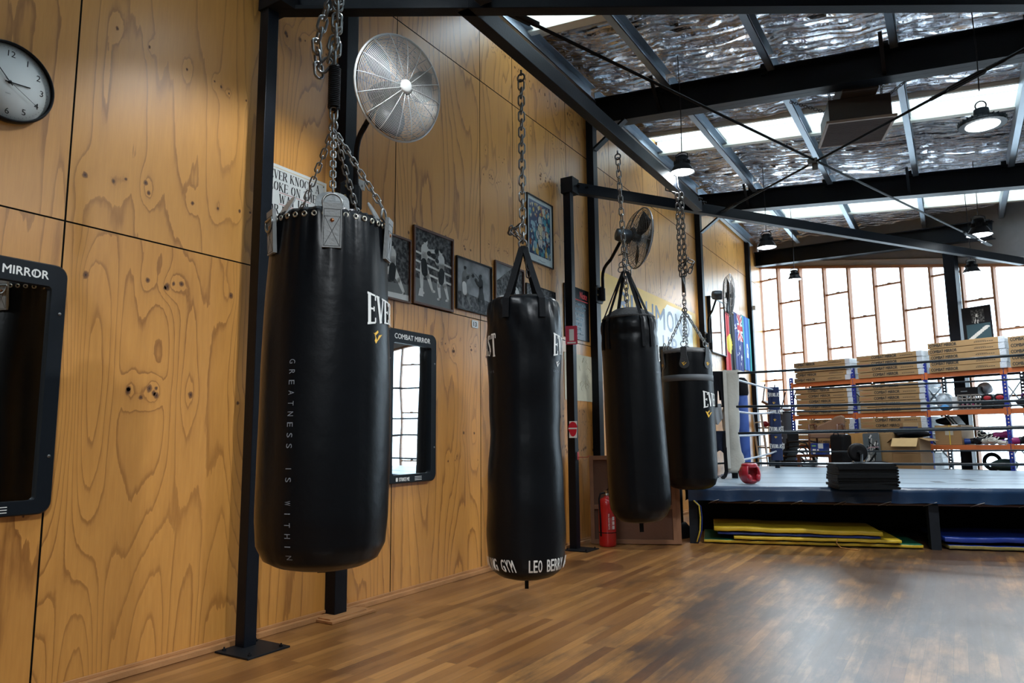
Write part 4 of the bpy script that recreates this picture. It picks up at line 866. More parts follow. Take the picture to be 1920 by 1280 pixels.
def p2(b, W, H):
    b.box(-W, W, -H, H, .004, .006, 4); b.flat([(-W, -H), (W, -H), (W, -H*.35), (-W, -H*.35)], .0065, 1)
    for y in (.10, .02, -.06): b.flat([(-W, y+.03), (W, y-.02), (W, y-.04), (-W, y+.012)], .0067, 2)
    boxer(b, -.14, .02, .52, 1, 1, 2, 0, .007); boxer(b, .12, -.02, .50, -1, 0, 3, 0, .0085); b.flat([(-.2, -.2), (-.15, -.2), (-.15, -.27), (-.22, -.27)], .0095, 3)
def p3(b, W, H):
    b.box(-W, W, -H, H, .004, .006, 5); b.flat([(-W, -H), (W, -H), (W, -H*.45), (-W, -H*.3)], .0065, 4); boxer(b, -.17, -.02, .42, 1, 1, 1, 3, .007); boxer(b, .12, -.035, .38, -1, 0, 0, 0, .0085)
    for k in range(4): b.tube([(-.05+.02*k, .13-.012*k, .007), (.0+.02*k, .14-.012*k, .007), (.04+.02*k, .125-.012*k, .007)], .0012, 3, 0)
def p4(b, W, H):
    b.box(-W, W, -H, H, .004, .006, 4); b.flat([(-W, H*.3), (W*.2, H), (-W, H)], .0065, 5); boxer(b, .0, -.05, .44, 1, 0, 1, 0, .007); boxer(b, .16, -.07, .40, -1, 0, 2, 0, .0085); b.ell((0.03, .02, .007), (.03, .05, .0004), 3)
def p6(b, W, H): b.box(-W, W, -H, H, .004, .006, 4); b.ell((.05, -.02, .007), (.13, .16, .0006), 1); boxer(b, -.05, -.04, .38, 1, 0, 1, 0, .008)
PMS = [PD, PM_, PL_, PW, CRD, CRD2]
for lab, a, fm, fn_, fw in (('brown framed photograph of a lunging boxer, beside the nearest bag', (4.12, 4.735, 2.40, 2.962), BWF, p1, .018),
        ('tall brown framed photograph of two boxers trading punches by the ropes', (4.77, 5.355, 2.415, 3.113), BWF, p2, .022),
        ('black framed photograph of two boxers with a signature', (5.405, 6.015, 2.462, 2.975), BKF, p3, .014),
        ('brown framed photograph partly behind the straps of the second bag', (6.075, 6.66, 2.45, 3.07), BWF, p4, .02),
        ('dark unglazed photograph just above the shoulder of the second bag', (6.705, 7.375, 2.42, 2.945), mat('print_edge', (.03, .03, .032), .4), p6, .004)):
    t, b = picture(lab, *a, fw, fm, fn_, group='boxing photographs along the wall'); b.build('print', PMS, t)
# colourful abstract poster
CL = [mat('paint_'+n, c, .35, coat=.5) for n, c in (('navy', (.02, .045, .12)), ('teal', (.05, .30, .38)), ('cream', (.66, .60, .38)), ('yellow', (.62, .45, .10)), ('sky', (.32, .50, .58)), ('rust', (.35, .10, .04)), ('pale', (.55, .58, .55)))]
def pp(b, W, H):
    b.box(-W, W, -H, H, .004, .006, 7); W2, H2, y0 = W-.045, H-.055, .03; b.box(-W2, W2, -H2+y0, H2+y0-.02, .006, .0068, 0); r_ = random.Random(3)
    for k in range(150):
        x = r_.uniform(-W2+.02, W2-.02); y = r_.uniform(-H2+y0+.02, H2+y0-.05); s = r_.uniform(.012, .035); a0 = r_.random()*6; n = r_.choice((3, 4, 5, 8))
        b.flat([(max(-W2, min(W2, x+s*math.cos(a0+2*PI*i/n))), max(-H2+y0, min(H2+y0-.02, y+s*1.4*math.sin(a0+2*PI*i/n)))) for i in range(n)], .0069+k*.000012, r_.choice((0, 0, 1, 1, 2, 2, 3, 4, 4, 5, 6)))
    for x, y, r in ((0, .12, .05), (.01, .0, .075), (-.06, -.05, .045), (.08, -.02, .04), (0, -.12, .06)): b.flat([(x+r*math.cos(2*PI*i/12), y+r*1.3*math.sin(2*PI*i/12)) for i in range(12)], .0092+abs(x)*.001, 2 if r > .06 else 6); b.tube([(x+r*math.cos(2*PI*i/12), y+r*1.3*math.sin(2*PI*i/12), .0096) for i in range(12)], .003, 4, 0, True)
    for k in range(7): x = -W2+.05+k*.065; b.flat([(x, -H2+y0+.01), (x+.02, -H2+y0+.01), (x+.01, -H2+y0+.14), (x-.005, -H2+y0+.12)], .0095, (0, 1, 3)[k % 3])
    b.tube([(-.05, -H+.035, .008), (0, -H+.045, .008), (.03, -H+.03, .008), (.12, -H+.04, .008)], .0015, 3, 0)
t, b = picture('narrow black framed colourful abstract poster in a white mount', 6.74, 7.345, 3.215, 3.99, .010, BKF, pp, 'framed poster', 'framed_poster'); b.build('print', CL+[mat('poster_mount', (.52, .60, .60), .4, coat=.5)], t)
# sign with big serif writing
M = wallM(3.125, 2.56, .004); t = thing('wall_sign', 'white sign with black serif capitals behind the hanging chains', 'sign', M=M)
b = MB(); b.box(0, .62, 0, .61, 0, .006); b.build('board', mat('sign_white', (.62, .64, .62), .45, 0, .08), t)
b = MB(); z = .0068
for y0 in (.022, .585): b.box(.02, .60, y0, y0+.003, .006, z, 1)
for x0 in (.02, .597): b.box(x0, x0+.003, .022, .588, .006, z, 1)
for i, (tx, x, cw) in enumerate((('NEVER KNOCK A', .045, .84), ('BLOKE ON THE', .05, .88), ('WAY UP!', .18, .86), ('OR HE MAY', .09, .92), ('KNOCK YOU', .045, .94), ('DOWN', .14, .94))):
    y = .505-i*.083; serif(b, tx, x, y, .064, cw, M=Matrix.Translation((0, 0, z)), mi=0, tw=.15, nw=.05)
b.box(.18, .47, .412, .415, .006, z, 2); b.box(.18, .47, .329, .332, .006, z, 2); b.build('lettering', [INK, mat('sign_gold', (.6, .4, .1), .5), mat('sign_red', (.4, .03, .04), .5)], t)
b = MB(); b.ell((.59, .575, .007), (.006, .006, .003)); b.ell((.59, .44, .007), (.006, .006, .003)); b.build('screws', DCHAIN, t)
# number tag, power outlet
M = wallM(5.675, 2.318, .003); t = thing('number_tag', 'small white tag reading 13 under the photographs', 'sign', M=M); b = MB(); b.prism(rrect(0, .108, 0, .075, .01), 0, .003); b.build('plate', mat('tag_white', (.68, .70, .68), .4), t)
b = MB(); text(b, '13', .028, .016, .043, w=.052, z=.0034, bold=.0012); b.build('lettering', INK, t)
t = thing('power_outlet', 'white power outlet on the wall below the near fan', 'power outlet', M=wallM(4.09, 3.27, .003)); b = MB(); b.prism(rrect(-.055, .055, -.04, .04, .006), 0, .022); b.build('cover', mat('tag_white', (.68, .70, .68), .4), t, bevel=.002)
b = MB()
for x in (-.02, .02): b.box(x-.004, x+.004, -.02, .0, .022, .0228)
b.build('sockets', INK, t); b = MB(); b.tube([(-.03, .03, .01), (-.035, .07, .02), (-.07, .10, .01), (-.09, .16, -.0)], .004, 5); b.build('cord', BLK2, t)
# chalk board notice
M = wallM(7.62, 2.455, .003); t = thing('notice_board', 'black notice board with red title and chalk writing behind the second frame post', 'notice board', M=M)
b = MB(); b.box(0, .675, 0, .655, 0, .012); b.build('board', mat('notice_black', (.008, .010, .013), .2), t, bevel=.002)
b = MB(); serif(b, 'PLEASE', .03, .53, .075, .7, M=Matrix.Translation((0, 0, .013)), mi=0); text(b, 'Note', .42, .53, .085, w=.20, z=.013, bold=.003); b.box(.06, .64, .495, .506, .012, .0135)
for i, tx in enumerate(('BOXES WITH A', 'DOING PROP\'T', 'FORTY USE', 'IF NOT', 'BE OBLIGE', 'AND OIL')): text(b, tx, .12+.02*(i % 2), .425-i*.062, .038, w=.46-.03*i, z=.013, mi=1, bold=.0008)
b.tube([(.3, .06, .013), (.42, .09, .013), (.40, .07, .013), (.5, .075, .013)], .003, 4, 1); b.build('lettering', [mat('chalk_red', (.75, .02, .02), .5), mat('chalk_blue', (.20, .38, .48), .6)], t)
M = wallM(7.60, 1.70, .003); t = thing('paper_notice', 'cream paper sheet pinned under the black notice board', 'notice', M=M); b = MB(); b.box(0, .76, 0, .57, 0, .003); b.build('sheet', mat('cream_paper', (.55, .50, .36), .6, 0, .15, 6), t)
b = MB(); r_ = random.Random(5)
for k in range(14): x, y = r_.uniform(.42, .7), r_.uniform(.1, .5); b.tube([(x, y, .004), (x+r_.uniform(-.05, .05), y+.03, .004), (x+r_.uniform(-.06, .06), y+.06, .004)], .0018, 3)
b.build('drawing', mat('pencil', (.25, .17, .09), .7), t)
# signs and hook on the second post
t = thing('extinguisher_sign', 'small pink and white extinguisher sign on the second frame post', 'sign', (.192, 7.50, 2.1)); M = Matrix.Rotation(rad(20), 4, 'Z') @ Matrix.Rotation(PI/2, 4, 'X')
b = MB(); b.prism(rrect(-.07, .07, .0, .22, .01), 0, .003, 0, M); b.build('plate', mat('sign_pink', (.62, .05, .10), .4), t); b = MB(); b.box(-.025, .03, .045, .18, .003, .0045, 0, M); b.box(-.05, .05, .012, .03, .003, .0045, 0, M); b.build('symbol', WHT, t); t.location = (.165, 7.485, 2.33)
t = thing('round_sign', 'small red and white shield-shaped tag low on the second frame post', 'sign', (.16, 7.485, 1.25)); b = MB(); b.prism([(-.045, 0), (.045, 0), (.05, .19), (-.04, .19)], 0, .002, 1, M); b.prism([(.055*math.cos(2*PI*i/16)*(1 if math.sin(2*PI*i/16) > 0 else .8), .10+.085*math.sin(2*PI*i/16)) for i in range(16)], .002, .004, 0, M); b.box(-.05, .05, .10, .115, .004, .005, 1, M); b.build('plate', [mat('sign_red2', (.6, .01, .03), .4), WHT], t)
t = thing('wall_hook', 'small red hook on the second frame post above the fire extinguisher', 'hook', (.191, 7.54, 1.05)); b = MB(); b.box(0, .004, -.02, .02, -.05, .04); b.tube([(.0, 0, -.02), (.12, -.0, -.02), (.14, 0, .0)], .004, 6); b.build('hook_arm', mat('hook_red', (.4, .02, .02), .4), t)
# fire extinguisher
t = thing('fire_extinguisher', 'red fire extinguisher on the floor before the leaning timber screen', 'fire extinguisher', (.36, 7.93, 0))
b = MB(); b.lathe([(.085, 0), (.097, .01), (.1, .03), (.1, .47), (.094, .51), (.07, .545), (.035, .56), (.03, .575)], 32); b.build('cylinder', REDP, t)
LAB = radial(rad(-55), 0, .1)
b = MB(); P_ = [(0, .1), (.6, .1)]; f = wrap(P_, rad(-62), 0, eps=.0012)
for i in range(8): u0, u1 = -.005+.0125*i, .0075+.0125*i; b.add([f(u0, .19), f(u1, .19), f(u1, .39), f(u0, .39)], [(0, 1, 2, 3)], 0)
f = wrap(P_, rad(-62), 0, eps=.0022)
fr_ = wrap(P_, rad(-61), .20, eps=.0022)
def fv(u, v): return fr_(-v, u)
text(b, '9.0 LITRE WATER TYPE', 0, -.018, .014, w=.175, fn=fv, mi=1, bold=.0006)
for i in range(5): text(b, 'REMOVE PIN AND SQUEEZE', 0, -.03-.006*i, .003, w=.13, fn=fv, mi=1)
for k, (y0, y1) in enumerate(((.20, .24), (.25, .29), (.30, .34))): b.add([f(.055, y0), f(.085, y0), f(.085, y1), f(.055, y1)], [(0, 1, 2, 3)], 1)
b.build('label', [mat('label_red', (.45, .02, .02), .4), WHT], t)
b = MB(); b.lathe([(.1015, .155), (.1025, .157), (.1025, .163), (.1015, .165)], 28); b.build('band', BLK2, t)
b = MB(); b.lathe([(.03, .575), (.03, .60), (.018, .61), (.018, .63)], 16); b.box(-.02, .02, -.03, .03, .60, .635); b.build('valve', mat('valve_brass', (.45, .42, .36), .3, 1), t)
b = MB(); b.bar((0, .02, .635), (.09, -.10, .69), .02, .006); b.bar((0, .02, .625), (.09, -.09, .625), .02, .006); b.build('handle', CHROME, t)
b = MB(); b.tube([(-.01, -.03, .61), (-.05, -.07, .60), (-.06, -.085, .54), (-.045, -.093, .35), (-.04, -.097, .12)], .011, 8); b.build('hose', BLK2, t)
# leaning timber panel
a = Vector((.12, 7.99, 0)); c = Vector((1.045, 8.375, 0)); d = (c-a).normalized(); nrm = Vector((d.y, -d.x, 0)); th = rad(3)
M = Matrix((d, (Vector((0, 0, 1))-nrm*math.tan(th)).normalized(), nrm)).transposed().to_4x4(); M.translation = a+Vector((0, 0, .004))
t = thing('timber_screen', 'old brown framed timber screen standing behind the fire extinguisher', 'wooden screen', M=M); W = (c-a).length
HBD = mat('old_hardboard', (.115, .045, .020), .6, 0, .3, 5, .1, 40); OT = mat('old_batten', (.23, .105, .05), .6, 0, .35, 6, .1, 30)
b = MB(); b.box(.0, W, 0, 1.02, -.03, -.02); b.build('board', HBD, t)
b = MB()
for x0, x1, y0, y1 in ((0, .045, 0, 1.03), (W-.045, W, 0, 1.03), (.045, W-.045, 0, .05), (.045, W-.045, .98, 1.03), (.045, W-.045, .40, .45)): b.box(x0, x1, y0, y1, -.02, .012)
b.build('battens', OT, t, bevel=.002); b = MB(); b.box(W, W+.05, .0, .98, -.10, .0); b.box(0, W, 0, 1.0, -.10, -.09); b.build('back_panel', OT, t, bevel=.002)
# banner
t = thing('wall_banner', 'long yellow banner with painted white glare, lettered in dark blue behind the third and fourth bags', 'banner', M=wallM(8.60, 2.45, .003)); BW, BH = 4.22, 1.02
YEL = mat('banner_yellow', (.80, .45, .015), .4, 0, .06); BGLARE = mat('banner_glare', (.62, .63, .60), .3, 0, .04)
b = MB(); b.box(0, BW, 0, BH, 0, .004, 0); b.flat([(.9, .02), (BW-.22, .02), (BW-.22, BH-.06), (2.7, BH-.06), (2.0, .50), (.9, .40)], .0045, 1); b.build('sheet', [YEL, BGLARE], t)  # white polygon paints the window glare onto the yellow sheet
NVY = mat('banner_navy', (.015, .04, .11), .35); b = MB(); x = .72
for ch in 'RICHMOND':
    w_ = .07 if ch == 'I' else (.42 if ch == 'M' else .32); text(b, ch, x, .52, .34, w=w_, z=.006, bold=.006); x += w_+.10
x = 1.6
for ch in 'BOXING CLUB'.split()[1]: text(b, ch, x, .12, .30, w=.30, z=.006, bold=.005); x += .42
b.build('lettering', NVY, t)
# second, frameless wall mirror
t = thing('wall_mirror', 'plain thin black edged mirror between the banner and the flags', 'mirror', M=wallM(14.1, 3.39, .003)); b = MB()
for a in ((-.5, .5, .53, .545), (-.5, .5, -.545, -.53), (-.5, -.485, -.53, .53), (.485, .5, -.53, .53)): b.box(*a, 0, .07)
b.build('frame', MFR, t); b = MB(); b.box(-.485, .485, -.53, .53, .05, .055); b.build('glass', mat('mirror_plain', (.8, .84, .84), .03, 1, .01), t)
# flags
def flagcloth(W, H, seed, mats, fn, t, nx=26, ny=40):
    b = MB(); r_ = random.Random(seed); ph = r_.random()*6
    Zf = lambda x, y: .035+.012*math.sin(x/W*14+ph+y*1.2)*(1-y/H*.6)+.006*math.sin(x/W*31+y*3)
    vs = [(W*i/nx, H*j/ny, Zf(W*i/nx, H*j/ny)) for j in range(ny+1) for i in range(nx+1)]
    for j in range(ny):
        for i in range(nx):
            q = j*(nx+1)+i; b.f.append((q, q+1, q+nx+2, q+nx+1)); b.m.append(fn((i+.5)/nx, (j+.5)/ny)); b.s.append(True)
    b.v = vs; b.build('cloth', mats, t)
    b = MB(); b.tube([(0, H, .02), (W, H, .02)], .008, 6); b.build('rail', BLK2, t)
FR_, FB, FY = mat('flag_red', (.62, .02, .03), .7), mat('flag_black', (.012, .013, .016), .7), mat('flag_yellow', (.75, .60, .04), .7)
def aus1(u, v):
    dx = (u-.5)*.78; dy = (v-.47)*1.2
    return 2 if dx*dx+dy*dy < .042 else (0 if u < .5 else 1)
t = thing('hanging_flag', 'red and black flag with a yellow disc, leftmost of the three flags', 'flag', M=wallM(14.58, 2.57, .01), group='flags hanging at the far end of the wall'); flagcloth(.78, 1.22, 1, [FR_, FB, FY], aus1, t, 40, 56)
NB, FW = mat('flag_navy', (.012, .03, .20), .7), mat('flag_white', (.75, .75, .75), .7)
def star(u, v, cx, cy, r, asp=.6): 
    dx, dy = (u-cx)*asp, v-cy; rr = math.hypot(dx, dy); a = math.atan2(dy, dx); return rr < r*(.62+.38*math.cos(7*a))
def aus2(u, v):
    # hung upright: canton fills the upper right
    if v > .52 and u > .42:
        x = (u-.42)/.58; y = (v-.52)/.48
        if abs(x-.5) < .09 or abs(y-.5) < .09: return 2
        if abs(x-.5) < .17 or abs(y-.5) < .17: return 1
        if abs(x-y) < .07 or abs(x+y-1) < .07: return 2
        if abs(x-y) < .16 or abs(x+y-1) < .16: return 1
        return 0
    for cx, cy, r in ((.2, .74, .09), (.6, .40, .05), (.32, .27, .05), (.82, .24, .05), (.66, .12, .05), (.5, .30, .03)):
        if star(u, v, cx, cy, r): return 1
    return 0
t = thing('hanging_flag', 'dark blue flag with white stars and a red cross, middle of the three flags', 'flag', M=wallM(15.37, 2.65, .01), group='flags hanging at the far end of the wall'); flagcloth(.66, 1.23, 2, [NB, FW, FR_], aus2, t, 44, 80)
TG, TB = mat('flag_teal', (.01, .36, .36), .7), mat('flag_blue', (.01, .14, .52), .7)
def tsi(u, v):
    if u < .2 or u > .8: return 0
    if .17 < u < .22 or .78 < u < .83: return 3
    x, y = (u-.5)*.8, v-.36; r = math.hypot(x, y*1.15)
    if .09 < r < .17 and not (y < -.02 and abs(x) < .06) and x > -.1: return 2
    if star(u, v, .45, .34, .05): return 2
    return 1
t = thing('hanging_flag', 'teal and blue flag with a white emblem, rightmost of the three flags', 'flag', M=wallM(16.06, 2.70, .01), group='flags hanging at the far end of the wall'); flagcloth(.72, 1.21, 3, [TG, TB, FW, FB], tsi, t, 40, 60)
# ------------------------------------------------------------------ boxing ring
t = thing('boxing_ring', 'raised blue boxing ring with black ropes in front of the far windows', 'boxing ring', (1.12, 8.62, 0)); RING = t
FL, FRr, BR, BL = Vector((1.12, 8.60)), Vector((7.3, 10.42)), Vector((6.9, 13.9)), Vector((.34, 15.0)); DZ = .66
APR = mat('apron_blue_vinyl', (.003, .022, .062), .36, 0, .35, 3, .3, 8); m_ = mat('canvas_grey_blue', (.26, .34, .41), .36, 0, .16, 2.5, .1, 30, stretch=(.6, 3, 1))
b = MB(); b.prism([tuple(FL), tuple(FRr), tuple(BR), tuple(BL)], DZ-.09, DZ, 0)
loc(b.build('deck', m_, t))
b = MB(); du = (FRr-FL).normalized(); dv = Vector((-du.y, du.x))
def rp(u, v, z): q = FL+du*u+dv*v; return (q.x, q.y, z)
for v, z0 in ((.9, .0), (2.0, .0), (3.3, .0)): b.add([rp(.2+.18*v, v, DZ+.0012), rp(6.0, v, DZ+.0012), rp(6.0, v+.05, DZ+.0012), rp(.2+.18*v, v+.05, DZ+.0012)], [(0, 1, 2, 3)])
b.build('seam_tape', mat('seam_tape', (.10, .13, .17), .5), t).matrix_parent_inverse = t.matrix_basis.inverted()
b = MB(); r_ = random.Random(2)
for u, v, w_, d_ in ((2.95, 1.1, .13, .3), (3.45, 1.6, .12, .3), (3.2, 1.45, .9, .03), (2.3, 3.1, .5, .05), (4.4, .8, .3, .04), (4.0, 2.9, .8, .05)): b.add([rp(u, v, DZ+.0016), rp(u+w_, v, DZ+.0016), rp(u+w_, v+d_, DZ+.0016), rp(u, v+d_, DZ+.0016)], [(0, 1, 2, 3)])
b.build('tape_patches', mat('tape_dark', (.06, .08, .10), .5), t).matrix_parent_inverse = t.matrix_basis.inverted()
# apron: rolled edge, slack bottom hem
b = MB(); L_ = (FRr-FL).length; N = 160; prof = [(.05, .006), (.0, .008), (-.03, .0), (-.035, -.05), (-.03, -.10), (-.035, -.17)]
for i in range(N+1):
    u = L_*i/N
    for v, z in prof: 
        s_ = .012*math.sin(u*9+1)*(-z*6) + .008*math.sin(u*23)*(-z*6); sag = .012*abs(math.sin(u*PI/.46)) if z < -.15 else 0
        b.v.append(rp(u, v+s_, DZ+z+sag+.001))
K = len(prof); b.f = [(i*K+k, (i+1)*K+k, (i+1)*K+k+1, i*K+k+1) for i in range(N) for k in range(K-1)]; b.m = [0]*len(b.f); b.s = [True]*len(b.f)
b.build('apron', APR, t).matrix_parent_inverse = t.matrix_basis.inverted()
b = MB(); N = 90; LL = (BL-FL).length; e = (BL-FL).normalized(); no = Vector((-e.y, e.x))
for i in range(N+1):
    q = FL+e*LL*i/N
    for v, z in prof: p_ = q-no*v*1; b.v.append((p_.x, p_.y, DZ+z+.001+.01*math.sin(i)))
b.f = [(i*K+k, i*K+k+1, (i+1)*K+k+1, (i+1)*K+k) for i in range(N) for k in range(K-1)]; b.m = [0]*len(b.f); b.s = [True]*len(b.f)
b.build('apron', APR, t).matrix_parent_inverse = t.matrix_basis.inverted()
b = MB(); b.tube([rp(.25, .03, .485), rp(L_, .03, .485)], .017, 8); b.build('lacing_pipe', mat('rusty_pipe', (.05, .022, .016), .5), t).matrix_parent_inverse = t.matrix_basis.inverted()
b = MB()
for k in range(13):
    u = .35+k*.46; b.tube([rp(u, -.045, .515), rp(u-.05, -.04, .50), rp(u-.12, .02, .465)], .004, 4); b.tube([rp(u, -.045, .515), rp(u+.02, 0, .50), rp(u-.03, .03, .465)], .0025, 4)
b.build('lacing', mat('lacing_cord', (.22, .20, .19), .7), t).matrix_parent_inverse = t.matrix_basis.inverted()
for u in (.05, 2.62, 5.2):
    for v in (.05, 3.6):
        b = MB(); p_ = rp(u+(.18*v if u < 1 and v > 1 else 0), v, 0); b.bar((p_[0], p_[1], 0.0), (p_[0], p_[1], .57), .11, .10, up=(du.x, du.y, 0)); loc(b.build('support_leg', mat('ring_leg', (.012, .014, .018), .5, 0, .4, 12), t))
b = MB(); p_ = rp(.0, 1.2, 0); q_ = rp(L_, 1.2, 0); b.bar((p_[0], p_[1], .28), (q_[0], q_[1], .28), .02, .56); b.bar((FL.x+e.x*1.2+.15, FL.y+e.y*1.2+.1, .28), (FL.x+e.x*6+.15, FL.y+e.y*6, .28), .02, .56)  # added black boards stand in for the shade beneath the deck
b.build('shade_board', mat('shade_black', (.006, .006, .006), .9), t).matrix_parent_inverse = t.matrix_basis.inverted()
# corner posts and ropes
PA = (1.17, 10.57); PB = (1.00, 14.25); PC = (6.75, 10.75); PD_ = (6.3, 13.75)
def cpost(p, z1): b = MB(); b.tube([(p[0], p[1], .0), (p[0], p[1], z1)], .045, 12); b.build('corner_post', BLK2, t).matrix_parent_inverse = t.matrix_basis.inverted()
for p_, z1 in ((PA, 2.2), (PB, 2.15), (PC, 2.2), (PD_, 2.1)): cpost(p_, z1)
RPM = mat('rope_black', (.012, .016, .02), .35); RPW = mat('rope_pale', (.42, .45, .5), .4)
def rope(a, c, sag, m, r=.0155):
    b = MB(); b.tube([(a[0]+(c[0]-a[0])*i/20, a[1]+(c[1]-a[1])*i/20, a[2]+(c[2]-a[2])*i/20-sag*4*(i/20)*(1-i/20)) for i in range(21)], r, 7)
    b.build('rope', m, t).matrix_parent_inverse = t.matrix_basis.inverted()
for z0, z1, s_ in ((2.158, 2.28, .035), (1.676, 1.66, .02), (1.294, 1.358, .012), (.872, .911, .01)): rope((*PA, z0), (*PC, z1), s_, RPM, .017)
for z0, z1, s_ in ((2.106, 2.121, .01), (1.697, 1.723, .02), (1.339, 1.389, .012), (.954, 1.011, .0)): rope((*PB, z0), (*PD_, z1), s_, RPM, .015)
for z0, z1, s_ in ((2.09, 2.12, .0), (1.62, 1.70, .035), (1.26, 1.32, .02), (.90, .97, .02)): rope((*PA, z0), (*PB, z1), s_, RPW, .016)
WL = (.06, 9.95)
for z0 in (2.16, 1.69, 1.30, .88): rope((*PA, z0), (*WL, z0), .02, RPM, .013)
b = MB(); b.box(.015, .07, WL[1]-.05, WL[1]+.05, .0, 2.3); b.build('wall_post', BLK2, t).matrix_parent_inverse = t.matrix_basis.inverted()
b = MB()
for p_ in (PC, PD_): b.box(p_[0]-.12, p_[0]+.12, p_[1]-.12, p_[1]+.12, .78, 2.15)
b.build('corner_pad', mat('pad_blue', (.006, .018, .075), .5), t).matrix_parent_inverse = t.matrix_basis.inverted()
for p_ in (PC, PD_): pass
# blue lettered pad on the rear corner (faces the camera)
ca = math.atan2(-PB[1], 3.94-PB[0]); M = radial(ca, 0, 0); M.translation = Vector((PB[0], PB[1], 0)); PAD = M
b = MB(); b.prism(rrect(-.105, .105, -.07, .07, .03), .80, 2.17, 0, M @ Matrix(((1, 0, 0, 0), (0, 0, 1, 0), (0, -1, 0, .0), (0, 0, 0, 1))) if False else Matrix.Translation((PB[0], PB[1], 0)) @ Matrix.Rotation(ca+PI/2, 4, 'Z'))
po = b.build('corner_pad', mat('pad_blue', (.006, .018, .075), .5), t, bevel=.01); po.matrix_parent_inverse = t.matrix_basis.inverted()
b = MB()
for zc in (1.98, 1.66, 1.34, 1.02):
    h_ = .085; W = .62*8*h_*.50*1.08+.02
    def fn(u, v, zc=zc): k = .78+.34*min(1, (2*u/W-1)**2); return tuple(PAD @ Vector((u-W/2+.01, zc+h_/2+(v-h_/2)*k, .076)))
    serif(b, 'EVERLAST', 0, 0, h_, .50, fn=fn, tw=.15, nw=.07, sw=.15)
for zc in (1.87, 1.55, 1.23): swoosh(b, lambda x, y, zc=zc: tuple(PAD @ Vector((x, zc+y, .076))), .055, 1)
b.build('lettering', [WHT, GOLD], po)
# cream canvas pad on the front corner
CRM = mat('cream_canvas', (.42, .40, .35), .8, 0, .2, 4, .3, 30)
ca = math.atan2(-PA[1], 3.94-PA[0]); M = Matrix.Translation((PA[0], PA[1], 0)) @ Matrix.Rotation(ca+PI/2, 4, 'Z')
b = MB(); N = 30; K = 20
for i in range(N+1):
    z = .74+1.46*i/N; pin = .006*math.sin(z*7)+.016*math.exp(-((z-1.68)/.06)**2)+.012*math.exp(-((z-1.30)/.05)**2)
    for k in range(K):
        a = 2*PI*k/K; r = .110-pin+.012*math.sin(3*a+z*4)+(.03*(1-(z-.74)/.5) if z < 1.0 else 0); b.v.append(tuple(M @ Vector((r*1.05*math.cos(a)+.02*math.sin(z*3), r*.6*math.sin(a), z))))
b.f = [(i*K+k, i*K+(k+1) % K, (i+1)*K+(k+1) % K, (i+1)*K+k) for i in range(N) for k in range(K)]+[tuple(range(K-1, -1, -1)), tuple(N*K+k for k in range(K))]; b.m = [0]*len(b.f); b.s = [True]*(N*K)+[False]*2
po = b.build('corner_pad', CRM, t); po.matrix_parent_inverse = t.matrix_basis.inverted()
b = MB(); b.box(-.10, -.05, -.105, -.09, .80, 2.20, 0, M); b.build('pad_strap', mat('cream_strap', (.50, .49, .45), .7), po)
# things hanging from the ropes left of the corner
def ropept(f): return Vector((PA[0]+(WL[0]-PA[0])*f, PA[1]+(WL[1]-PA[1])*f, 0))
def hang(name, label, cat, f0, f1, ztop, drop, m, seed, split=0):
    p0 = ropept(f0); p1 = ropept(f1); d = (p1-p0); n_ = Vector((-d.y, d.x, 0)).normalized(); 
    if n_.y > 0: n_ = -n_
    t = thing(name, label, cat, ((p0.x+p1.x)/2, (p0.y+p1.y)/2, ztop-drop)); b = MB(); r_ = random.Random(seed); ph = r_.random()*6
    NU, NV = 22, 20
    for side in (0, 1):
        base = len(b.v)
        for j in range(NV+1):
            for i in range(NU+1):
                u = i/NU; v = j/NV; dl = drop*(.8+.2*math.sin(u*5+ph+side)) if not split else drop*(1 if (u < .42 or u > .62) else .55)
                if side: dl *= .8
                w_ = .022+.03*v+.012*math.sin(u*16+ph+v*2)*(.3+v); q = p0+d*(.5+(u-.5)*(1-.12*v*split))+n_*w_*(1 if not side else -1); b.v.append((q.x, q.y, ztop+.018-dl*v if j else ztop+.02))
        b.f += [(base+j*(NU+1)+i, base+j*(NU+1)+i+1, base+(j+1)*(NU+1)+i+1, base+(j+1)*(NU+1)+i) for j in range(NV) for i in range(NU)]
    b.m = [0]*len(b.f); b.s = [True]*len(b.f); o = b.build('fabric', m, t); o.matrix_parent_inverse = t.matrix_basis.inverted(); s = o.modifiers.new('s', 'SOLIDIFY'); s.thickness = .006
BT = mat('black_cloth', (.006, .006, .008), .9, 0, .3, 8)
hang('black_shorts', 'black shorts hanging over the top rope beside the cream corner pad', 'shorts', .02, .26, 2.17, .52, BT, 1, 1)
hang('mesh_bag', 'pale grey mesh cloth hanging from the second rope by the cream pad', 'cloth', .12, .26, 1.70, .30, mat('mesh_grey', (.25, .27, .29), .7), 2)
hang('dark_jersey', 'dark navy jersey hanging over the third rope by the cream pad', 'jersey', .02, .24, 1.31, .46, mat('navy_cloth', (.008, .011, .022), .9, 0, .5, 25), 3)
t = thing('black_belt', 'long black belt hanging down to the ring canvas below the jersey', 'belt', (1.12, 10.5, .67)); b = MB(); p_ = ropept(.08); webbing(b, [(p_.x, p_.y-.06, 1.30), (p_.x, p_.y-.08, 1.0), (p_.x+.01, p_.y-.10, .76), (p_.x+.0, p_.y-.14, .70), (p_.x-.02, p_.y-.22, .665)], .05, .006, up=(0, 1, 0)); o = b.build('strap', BT, t); o.matrix_parent_inverse = t.matrix_basis.inverted()
